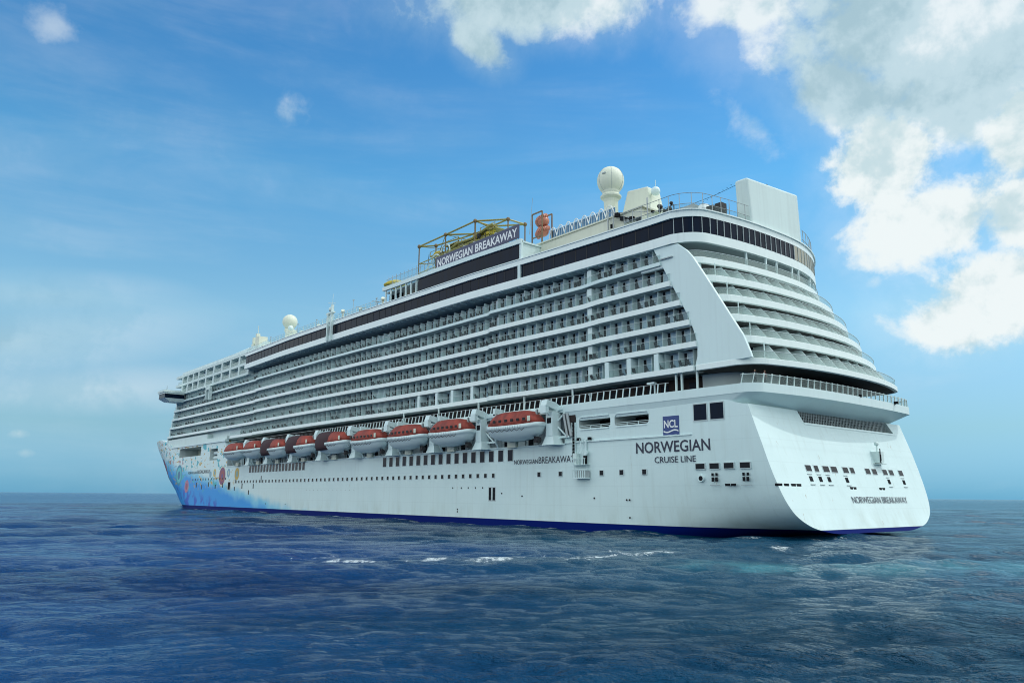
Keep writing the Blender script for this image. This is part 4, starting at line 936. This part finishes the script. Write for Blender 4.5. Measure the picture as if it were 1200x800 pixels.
# deck gear on the aft roof: fences, ducts, black loudspeakers
gear = link('roof_gear', None, ship)
q = MB(); rc = inset(curve(10.4, 2.4, 20.0, 3.2, 24, sb=7.2), .2)
zr = 42.35
acc = 0
for a, b in zip(rc[:-1], rc[1:]):
    d = math.dist(a, b)
    while acc < d:
        x, y = lerp(a[0], b[0], acc/d), lerp(a[1], b[1], acc/d)
        if not -5.6 < y < 8.6: q.cyl((x, y, zr-.3), (x, y, zr+2.45), .05, n=5)
        acc += 1.6
    acc -= d
for h in (.9, 2.4):
    for sd_ in (1, -1): q.tube([(x, y, zr+h) for x, y in rc if (y > 8.3 if sd_ > 0 else y < -5.6)], .04, 5)
obj('safety_fence', q, 'steel', gear)
for sd_ in (1, -1): obj('fence_glass', MB().strip([p for p in inset(rc, -.03) if (p[1] > 8.3 if sd_ > 0 else p[1] < -5.6)], zr-.2, zr+.9, .02), 'glass', gear)
for k, x in enumerate((15.3, 13.7, 12.3)): obj('loudspeaker', MB().box(x-.55, x+.55, 12.5, 13.7, 42.3, 44.3).box(x-.48, x+.48, 13.7, 13.74, 42.5, 44.1), 'black', gear)
obj('duct', MB().box(17.2, 19.3, 11, 12.5, 42.3, 46.0, 0).box(17.0, 19.5, 10.8, 12.7, 45.3, 45.9, 1), ['white2', 'steel'], gear)
obj('small_dome', MB().lathe((15.8, 12, 42.3), [(.9, 0), (1.1, 1.6), (1.05, 2.4), (.7, 3.1), (.05, 3.4)], 16), 'purewhite', gear)
q = MB()
for k in range(12): x, z = 22+random.uniform(-2, 3.0), 44.6+random.uniform(0, 2.4); q.ball((x, 13.4, z), random.uniform(.2, .45), n=8, k=6)
q.tube([(20, 13.4, 42.3), (20, 13.4, 46.5)], .08).tube([(24.5, 13.4, 44.6), (20.2, 13.4, 46.6)], .1)
obj('floodlight_cluster', q, 'black', gear)
q = MB()
for x, z in ((28.5, 46.3), (27.4, 45.4), (25.6, 44.9), (24.2, 44.4)): q.box(x-.35, x+.35, 16.0, 16.5, z, z+.55)
q.tube([(29, 16.2, 46.6), (23.5, 16.2, 44.2)], .1); obj('floodlight_cluster', q, 'dark', gear)
q = MB()
for x in (30.3, 29.2, 22.5): q.box(x-.1, x+.1, 16.3, 16.4, 42.3, 47.5)
q.tube([(30.3, 16.35, 47.4), (22.5, 16.35, 45.3)], .05, 5).tube([(30.3, 16.35, 46.2), (22.5, 16.35, 44.0)], .05, 5); obj('safety_fence', q, 'steel', gear)
q = MB().tube([(30, 8, 48.9), (26, 9, 48.0), (21, 9.5, 47.4), (16, 9, 47.8), (13, 7.5, 49.0)], .03, 4)
for t in np.linspace(0, 1, 22): q.ball((lerp(28, 13.4, t), 8.6, 48.5-1.2*math.sin(math.pi*t)+.2), .07, n=5, k=4)
obj('festoon_lights', q, 'dark', gear)
# tall screen block over the stern
scr = obj('stern_screen', MB().hexa([(10.75, -5.4, 42.0), (13.0, -5.4, 42.0), (13.0, 8.0, 42.0), (10.75, 8.0, 42.0), (10.9, -5.4, 50.2), (13.0, -5.4, 50.2), (13.0, 8.4, 49.2), (10.9, 8.4, 49.2)]), 'white2', ship, bevel=.35)
obj('screen_sensor', MB().box(12, 12.3, 1.2, 1.5, 49.6, 50.4).ball((12.1, .8, 49.9), .25, n=8, k=6), 'dark', scr)

# ---- forward part of the upper decks ---------------------------------------------
mid = link('midship_gear', None, ship)
q = MB(); acc = 0
for x in np.arange(91, 166, 2.0): q.cyl((x, yb(x)-.2, zb(x)+4.3), (x, yb(x)-.2, zb(x)+5.9), .05, n=5)
for h in (5.2, 5.85): q.tube([(x, yb(x)-.2, zb(x)+h) for x in np.arange(91, 166, 6)], .04, 5)
obj('deck_railing', q, 'white2', mid)
obj('wind_screen', MB().strip([(x, yb(x)-.3) for x in np.arange(165, 90, -6)], 43.4, 44.8, .03), 'glass', mid)
obj('long_deckhouse', MB().box(118, 164, -12, 14, 43.2, 46.6).box(124, 158, -10, 11, 46.6, 48.4), 'cream', mid)
for x in (96, 103, 110.5): obj('deck_lamp', MB().cyl((x, 18.6, 43.2), (x, 18.6, 45.4), .08).hexa([(x-1.2, 18, 45.3), (x+1.2, 18, 45.9), (x+1.2, 19.4, 45.9), (x-1.2, 19.4, 45.3), (x-1.2, 18, 45.42), (x+1.2, 18, 46.02), (x+1.2, 19.4, 46.02), (x-1.2, 19.4, 45.42)]), 'grey', mid)
q = MB().box(111.2, 111.6, 21.3, 21.9, 39.2, 47.5).box(113, 113.4, 21.3, 21.9, 39.2, 45.5).box(110.6, 114, 21.2, 21.8, 45.4, 45.8).ball((112, 21.6, 46.4), .6, n=8, k=6).tube([(110, 21.6, 47.5), (113.5, 21.6, 48.2)], .08).cyl((111.4, 21.6, 47), (111.4, 21.6, 50), .05)
obj('gangway_mast', q, 'white2', mid)
for k in range(26):
    x = 94+k*2.75+random.uniform(-.8, .8); y = random.uniform(14.6, 18.5); h = random.uniform(1.2, 2.9)
    if k % 3 == 0: obj('deck_locker', MB().box(x-.9, x+.9, y-.5, y+.5, 43.2, 43.2+h*.7).box(x-.95, x+.95, y-.55, y+.55, 43.2+h*.7, 43.3+h*.7), 'white2', mid)
    elif k % 3 == 1: obj('vent_cowl', MB().cyl((x, y, 43.2), (x, y, 44.2+h*.8), .28, .28, 10).cyl((x, y, 44.2+h*.8), (x-.5, y+.3, 44.7+h*.8), .36, .42, 10), 'cream', mid)
    else: obj('deck_light_pole', MB().cyl((x, y, 43.2), (x, y, 45.6+h), .06, .05, 6).box(x-.3, x+.3, y-.12, y+.12, 45.6+h, 45.75+h), 'steel', mid)
for k in range(9):
    x = 49+k*3.1; obj('whip_aerial', MB().cyl((x, 3, 46), (x+.3, 3, 51.5+random.uniform(-1, 2.5)), .05, .03, 5), 'grey', ship) if k % 3 == 0 else obj('deck_light_pole', MB().cyl((x, 18.6, 46.3), (x, 18.6, 50.2), .06, .05, 6).box(x-.3, x+.3, 18.4, 18.7, 50.2, 50.36), 'steel', ship)
ym = link('sun_canopy', None, ship, (89.5, 18, 43.2))
q = MB(); q.smooth = True; q.lathe((0, 0, 0), [(2.5, 4.6), (2.7, 4.9), (1.9, 5.5), (.8, 5.9), (.05, 6.0)], 24); obj('canopy_top', q, 'yellow', ym)
obj('canopy_post', MB().cyl((0, 0, 0), (0, 0, 4.8), .15).box(-2.2, -1.2, -.5, .5, 1.6, 3.0).box(.6, 1.8, -.5, .5, 1.6, 2.9), 'dark', ym)
for lx, ly, lz, r in ((176, 4, 49.8, 2.3),):
    rd2 = link('radome', None, ship, (lx, ly, lz)); q = MB(); q.smooth = True
    q.lathe((0, 0, 0), [(1.3, 5.0), (1.5, 5.6)] + [(max(.05, r*math.sin(a)), 7.4-r*math.cos(a)) for a in np.linspace(.75, 3.12, 18)], 28); obj('dome_shell', q, 'cream', rd2)
    obj('dome_pedestal', MB().lathe((0, 0, 0), [(1.0, -3), (1.0, 3.6), (1.5, 4.4), (1.5, 5.1)], 20), 'cream', rd2)
vs2 = link('vent_stack', None, ship, (170, 6, 46)); obj('stack_casing', MB().hexa([(-2.2, -1.5, -2), (2.2, -1.5, -2), (2.2, 1.5, -2), (-2.2, 1.5, -2), (-1.6, -1.2, 7.2), (1.4, -1.2, 7.2), (1.4, 1.2, 7.2), (-1.6, 1.2, 7.2)]), 'cream', vs2, bevel=.2)
obj('stack_dish', MB().ball((-1.4, .8, 7.6), .8), 'white', vs2)
# forward suites: two tall rows of deep openings under a sloping roof
q = MB().box(165.6, 232.5, -19, 18.1, 37.9, 46.2, 1)
for z0, z1 in ((37.75, 38.45), (40.75, 41.55), (43.75, 44.6)): q.box(165.6, 233.4 if z0 > 40 else 230.5, -19.6, 19.75, z0, z1, 0)
for k in range(10):
    x = 165.6 + k*7.2 if k < 7 else 165.6+6*7.2+ (k-6)*5.6
    q.box(x, x+1.15, 17.9, 19.72, 38.45, 40.75, 0); q.box(x, x+1.15, 17.9, 19.72, 41.55, 43.75, 0)
q.hexa([(165.6, -18, 44.6), (233, -18, 44.6), (233, 19.2, 44.6), (165.6, 19.2, 44.6), (166, -14, 48.0), (224, -14, 46.6), (224, 15.5, 46.6), (166, 15.5, 48.0)], 2)
fwd = obj('forward_suites', q, ['white2', 'wall', 'white2'], ship)
repeat('suite_window', MB().box(1.4, 5.2, 0, .04, .9, 2.1), 'navyglass', [(165.6 + k*7.2 if k < 7 else 165.6+6*7.2+(k-6)*5.6, 18.1, z, 0) for k in range(10) for z in (38.5, 41.6)], fwd)
obj('suite_glass', MB().box(166, 230, 19.6, 19.64, 38.45, 39.5).box(166, 231, 19.6, 19.64, 41.55, 42.5), 'glassgreen', fwd)
obj('forward_mast', MB().box(171, 172, 15, 16, 44, 51).box(173.5, 174.3, 15, 16, 44, 50.2).box(169, 176, 15.2, 15.6, 48, 48.4).cyl((171.5, 15.5, 51), (171.5, 15.5, 53.5), .08).box(166.5, 169, 14.5, 17, 44, 49.4), 'cream', fwd)
# bridge wing
bwg = obj('bridge_wing', MB().box(222.5, 230, 19.5, 26.4, 37.9, 38.6, 0).hexa([(223.4, 19.6, 34.9), (229.2, 19.6, 34.9), (229.2, 24.2, 35.0), (223.4, 24.2, 35.0), (222.8, 19.6, 36.0), (229.8, 19.6, 36.0), (229.8, 26.0, 36.0), (222.8, 26.0, 36.0)], 0).box(223, 229.6, 19.6, 25.9, 36.0, 37.4, 1).box(222.8, 229.8, 19.6, 26.1, 37.4, 37.9, 0), ['white2', 'navyglass'], ship)
obj('wing_aerial', MB().cyl((226, 24.6, 38.6), (226, 24.6, 40.4), .07).box(225.4, 226.6, 24.5, 24.7, 39.4, 39.55), 'grey', bwg)
obj('side_crane', MB().box(197.6, 198.0, 19.9, 20.8, 33.4, 37.4).box(194.4, 194.8, 19.9, 20.8, 33.2, 37.0).box(194.2, 198.2, 20, 20.7, 36.4, 37.3).cyl((198.2, 20.4, 36.9), (200.6, 20.4, 38.4), .15), 'white2', cab)
# bow bulwark deckhouse in front of the lower cabins
q = MB().prism([(196, 19.6)] + [(FX(20)-3+11*math.cos(a), 19.6*math.sin(a)) for a in np.linspace(math.pi/2, -math.pi/2, 21)] + [(196, -19.6)], 20.1, 22.6)
q.box(178, 200, 15, 19.9, 20.2, 21.1, 0)
obj('forward_deckhouse', q, 'white2', ship)
q = MB().prism([(178, 20.35), (230, 20.3), (230, 19.2), (178, 19.2)][::-1], 19.55, 20.15); obj('forward_rim', q, 'white', ship)
obj('stem_cap', MB().box(306, 314.5, -1.4, 1.4, 23.6, 24.6), 'cream', ship)

# ---- davits -------------------------------------------------------------------
BOATS = [(38.5, 51.2), (55.8, 67.8), (69.6, 81.8), (83.8, 96.4), (98.6, 112.0), (114.2, 127.7), (129.4, 142.7), (144.2, 155.2), (156.4, 169.6)]
def davit_mb(w):
    q = MB()
    # foot flare, upright, shoulder, hooked head reaching outboard, brace and lower cradle
    q.hexa([(-w*.9, .02, 0), (w*.9, .02, 0), (w*.9, 2.0, 0), (-w*.9, 2.0, 0), (-w*.55, .02, 1.3), (w*.55, .02, 1.3), (w*.55, 1.65, 1.3), (-w*.55, 1.65, 1.3)])
    q.box(-w*.5, w*.5, .02, 1.7, 1.3, 4.9)
    q.hexa([(-w*.5, -1.4, 4.6), (w*.5, -1.4, 4.6), (w*.5, .9, 4.9), (-w*.5, .9, 4.9), (-w*.5, -1.2, 5.3), (w*.5, -1.2, 5.3), (w*.5, .9, 6.2), (-w*.5, .9, 6.2)])
    q.hexa([(-w*.45, .85, 5.2), (w*.45, .85, 5.2), (w*.45, 2.9, 5.7), (-w*.45, 2.9, 5.7), (-w*.45, .85, 6.3), (w*.45, .85, 6.3), (w*.45, 2.6, 6.6), (-w*.45, 2.6, 6.6)])
    q.box(-w*.4, w*.4, 2.3, 2.95, 4.6, 5.8)
    q.tube([(0, .8, 3.6), (0, 2.3, 5.1)], .14); q.tube([(-w*.5, .5, 3.6), (-w*.5-1.3, .2, 4.9)], .14); q.tube([(-w*.5, .5, 2.6), (-w*.5-1.4, .2, 1.3)], .14)
    q.box(-w*.5-2.2, -w*.5, .05, .45, 1.0, 1.3)
    q.box(-w*.3, w*.3, 1.7, 1.74, 3.2, 4.0, 1); q.box(-w*.3, w*.3, 2.6, 2.93, 5.3, 5.7, 1)
    return q
def cradle_mb():
    q = MB(); pts = [(0, .1, 4.2), (0, .9, 3.4), (0, 1.2, 2.2), (0, 1.0, 1.0), (0, .5, .1)]; q.tube(pts, .17, 8)
    q.box(-.17, .17, -.3, .3, 4.0, 5.1, 0); q.box(-.35, .35, -.6, .6, 5.0, 6.3, 0); q.box(-.3, .3, .6, 1.5, 5.5, 6.4, 0); q.box(-.2, .2, .3, 1.52, 5.3, 5.5, 1)
    return q
dv = davit_mb(1.45).mesh('davit', ['white', 'dark']); cm_ = cradle_mb().mesh('davit_cradle', ['white', 'dark'])
for k, (a, b) in enumerate(BOATS):
    link('davit', dv, prom, (a-.55, 20.0, 12.05)); link('davit_cradle', cm_, prom, (b-.6 if k else b+.2, 20.0, 12.1))
    link('davit_cradle', cm_, prom, (a+2.6, 20.0, 12.1)) if k > 3 else None
    obj('boat_stowage', MB().box(b-4.2, b-2.2, 20.0, 20.6, 12.1, 13.1), 'cream', prom)
obj('davit_beam', MB().box(36.4, 175, 20.32, 20.6, 17.2, 17.6), 'white', prom)

# ---- lifeboats (each its own thing) ---------------------------------------------
def hullform(L_, wid, levels, n=26, mi=0):
    """levels: list of (z, width factor, end sheer, overhang)"""
    q = MB(); q.smooth = True; V, F = [], []
    for z, wf, sheer, tuck in levels:
        for i in range(n*2):
            t = i/(n*2)*2*math.pi; c, s = math.cos(t), math.sin(t)
            ex = abs(c)**.85*np.sign(c); ey = abs(s)**.70*np.sign(s)
            V.append((ex*(L_/2-tuck), ey*wid/2*wf, z+sheer*abs(ex)**3))
    m_ = n*2
    for a in range(len(levels)-1):
        for i in range(m_): F.append((a*m_+i, a*m_+(i+1) % m_, (a+1)*m_+(i+1) % m_, (a+1)*m_+i))
    F += [tuple(range(m_-1, -1, -1)), tuple(range((len(levels)-1)*m_, len(levels)*m_))]
    return q.add(V, F, mi)
def make_boat(L_):
    t = {}
    t['boat_hull'] = (hullform(L_, 4.5, [(-.15, .12, .5, 2.2), (.1, .5, .45, 1.3), (.55, .78, .4, .7), (1.2, .93, .35, .3), (1.6, .985, .32, .1), (1.65, 1.03, .32, 0), (2.15, 1.03, .32, 0), (2.2, .96, .32, .1)]), 'boatwhite')
    t['boat_canopy'] = (hullform(L_-.25, 4.3, [(2.16, .99, .32, 0), (2.8, .96, .28, .35), (3.5, .86, .2, 1.1), (4.1, .68, .1, 2.0), (4.4, .48, 0, 2.9)]), 'red')
    g = MB()
    for i in range(20):
        x = -L_/2+1.2+i*(L_-2.4)/19; k = max(.0, 1-(abs(x)/(L_/2))**3.2)**.6
        g.box(x-.05, x+.05, 2.32*k-.06, 2.32*k+.02, 1.7, 2.14)
    t['boat_hull'][0].add(g.v, g.f, 1); t['boat_hull'] = (t['boat_hull'][0], ['boatwhite', 'frame'])
    t['wins'] = [(-L_/2+2+i*(L_-4)/6, 0, 0, 0) for i in range(7)]
    t['boat_hatch'] = (MB().box(-L_/2+.9, -L_/2+1.5, 1.75, 1.84, 2.6, 3.4).hexa([(.4, -.5, 4.25), (1.4, -.5, 4.25), (1.4, .5, 4.25), (.4, .5, 4.25), (.5, -.4, 4.55), (1.3, -.4, 4.55), (1.3, .4, 4.55), (.5, .4, 4.55)]), 'cream')
    g = MB()
    for i in range(8):
        x0 = -L_/2+1.6+i*(L_-3.2)/8; x1 = x0+(L_-3.2)/8; g.tube([(x0, 2.30, 1.6), ((x0+x1)/2, 2.31, 1.25), (x1, 2.30, 1.6)], .035, 4)
    t['grab_line'] = (g, 'black')
    t['propeller_guard'] = (MB().box(-L_/2+1.0, -L_/2+1.9, -.12, .12, -.5, .4, 0).cyl((-L_/2+.75, 0, -.15), (-L_/2+1.05, 0, -.15), .45, .45, 12, 0), 'black')
    t['lifting_hook'] = (MB().box(-L_/2+1.2, -L_/2+1.5, -.15, .15, 3.4, 4.5).box(L_/2-1.5, L_/2-1.2, -.15, .15, 3.4, 4.5), 'steel')
    return t
where = ['nearest the stern, beside the boarding ladder', 'second from the stern, smooth red canopy', 'third from the stern, over the tall hull windows',
         'fourth from the stern, past the tall hull windows', 'fifth from the stern, aftmost of three under netting', 'sixth from the stern, middle of three under netting',
         'seventh from the stern, foremost of three under netting', 'eighth from the stern, low red canopy', 'farthest forward, nearest the painted bow']
for k, (a, b) in enumerate(BOATS):
    L_ = b-a-.2
    root = thing('lifeboat', 'red topped lifeboat in davits, ' + where[k], 'lifeboat', ((a+b)/2, 22.35, 12.95 + (.0 if k < 4 else .35 if k < 7 else .7)), 0, 'lifeboats along the port side')
    bt = make_boat(L_); wins = bt.pop('wins')
    for nm, (mb, mm_) in bt.items():
        if nm == 'propeller_guard' and k > 5: continue
        obj(nm, mb, mm_, root)
    if k < 4: repeat('boat_window', MB().box(-.3, .3, 2.05, 2.11, 2.75, 3.15), 'portglass', wins, root)
    if k in (4, 5, 6):
        g = hullform(L_*.66, 4.9, [(.6, .9, .1, .3), (1.4, 1.0, .2, .1), (2.7, 1.02, .2, .0), (3.6, .93, .15, .35), (4.3, .76, .1, .8), (4.6, .5, 0, 1.5)])
        c = obj('net_cover', g, 'net', root, loc=(L_*.16, 0, 0)); tag(c, 'dark red netting cover over the forward half')

# ---- chairs on the balconies -----------------------------------------------------
q = MB().box(-.28, .28, -.28, .28, .34, .46).hexa([(-.28, -.30, .42), (.28, -.30, .42), (.28, -.20, .42), (-.28, -.20, .42), (-.28, -.46, 1.0), (.28, -.46, 1.0), (.28, -.38, 1.0), (-.28, -.38, 1.0)])
for x in (-.25, .25):
    for y in (-.25, .25): q.box(x-.03, x+.03, y-.03, y+.03, 0, .36)
    q.box(x-.04, x+.04, -.3, .26, .62, .67)
q.v = [(x*.85, y*.85, z*.88) for x, y, z in q.v]
cme = q.mesh('balcony_chair', ['chair'])
chairs.sort(key=lambda c: (c[0]-CAM[0])**2 + (c[1]-CAM[1])**2 + (c[2]-CAM[2])**2)
rows_ = ['lowest', 'second lowest', 'third lowest', 'third highest', 'second highest', 'topmost']
for x, y, z, rz, i in chairs[:300]:
    o = link('balcony_chair', cme, None, (x, y, z), rz)
    tag(o, 'small dark armchair standing behind the glass on the %s row of side balconies' % rows_[i], 'chair', 'chairs on the %s balcony row' % rows_[i])
rest = MB(); V = np.array(q.v)
for x, y, z, rz, i in chairs[300:]:
    c, s = math.cos(rz), math.sin(rz); o_ = len(rest.v)
    rest.v += [tuple(p) for p in np.stack([V[:, 0]*c-V[:, 1]*s+x, V[:, 0]*s+V[:, 1]*c+y, V[:, 2]+z], 1)]; rest.f += [tuple(a+o_ for a in f) for f in q.f]; rest.m += q.m
o = link('balcony_chairs', rest.mesh('balcony_chairs', ['chair'])); tag(o, 'dark armchairs on the far forward balconies, tiny in the distance', 'chairs', None, 'stuff')

# ---- two people at the stern rail -------------------------------------------------
def skinned(name, J, E, m, parent):
    """grow one smooth surface round a skeleton with rings of vertices fused by a remesh"""
    q = MB()
    for a, b in E: q.cyl(J[a][:3], J[b][:3], J[a][3], J[b][3], 10)
    for j in J: q.ball(j[:3], j[3], n=10, k=8)
    me = q.mesh(name, []); o = link(name, me, parent)
    md = o.modifiers.new('r', 'REMESH'); md.mode = 'VOXEL'; md.voxel_size = .02; md.use_smooth_shade = True
    sm = o.modifiers.new('s', 'SMOOTH'); sm.iterations = 4
    bpy.context.view_layer.update()
    nm = bpy.data.meshes.new_from_object(o.evaluated_get(bpy.context.evaluated_depsgraph_get())); o.modifiers.clear(); o.data = nm
    nm.materials.clear(); nm.materials.append(M[m]); return o
def make_person(loc, rz, label, shirt, lean):
    root = thing('person', label, 'person', loc, rz, 'people at the stern rail')
    J = [(0, 0, .93, .135), (0, .01, 1.12, .125), (0, .03, 1.36, .145), (0, .05, 1.50, .06), (0, .07, 1.63, .09), (0, .08, 1.68, .098), (0, .18, 1.64, .022)]
    E = [(0, 1), (1, 2), (2, 3), (3, 4), (4, 5), (5, 6)]
    arms = []
    for s in (-1, 1):
        for chain in ([(s*.10, 0, .86, .10), (s*.11, .03, .48, .065), (s*.11, -.02, .10, .045), (s*.115, .15, .035, .04)],
                      [(s*.19, .02, 1.40, .06), (s*.25, .10+lean*.05, 1.14, .045), (s*.20, .30*lean+.06, 1.16*lean+.86*(1-lean), .034), (s*.19, .40*lean+.08, 1.13*lean+.74*(1-lean), .03)]):
            p = 0 if abs(chain[0][2]-.86) < .01 else 2
            for c in chain: J.append(c); E.append((p, len(J)-1)); p = len(J)-1
    skinned('body', J, E, 'skin', root)
    g = lambda j, r: (*j[:3], j[3]+r)
    T = [g(J[0], .02), g(J[1], .022), g(J[2], .02)]; Et = [(0, 1), (1, 2)]
    for s in (0, 1):
        b = 11 + s*8; T += [g(J[b], .018), g(lerp(np.array(J[b]), np.array(J[b+1]), .6), .018)]; Et += [(2, len(T)-2), (len(T)-2, len(T)-1)]
    skinned('shirt', T, Et, shirt, root)
    T = [g(J[0], .024)]; Et = []
    for s in (0, 1):
        b = 7 + s*8; T += [g(J[b], .02), g(J[b+1], .022), g(J[b+2], .025)]; k = len(T); Et += [(0, k-3), (k-3, k-2), (k-2, k-1)]
    skinned('trousers', T, Et, 'trousers', root)
    skinned('hair', [(0, .05, 1.72, .105), (0, .02, 1.66, .09)], [(0, 1)], 'hair', root)
make_person((5.15, 18.5, 17.9), R(60), 'person in dark clothes standing at the stern rail with one hand on it', 'shirt_dark', 1)
make_person((4.65, 17.2, 17.9), R(75), 'person in a maroon top standing beside the darker dressed one at the rail', 'shirt_red', 0)
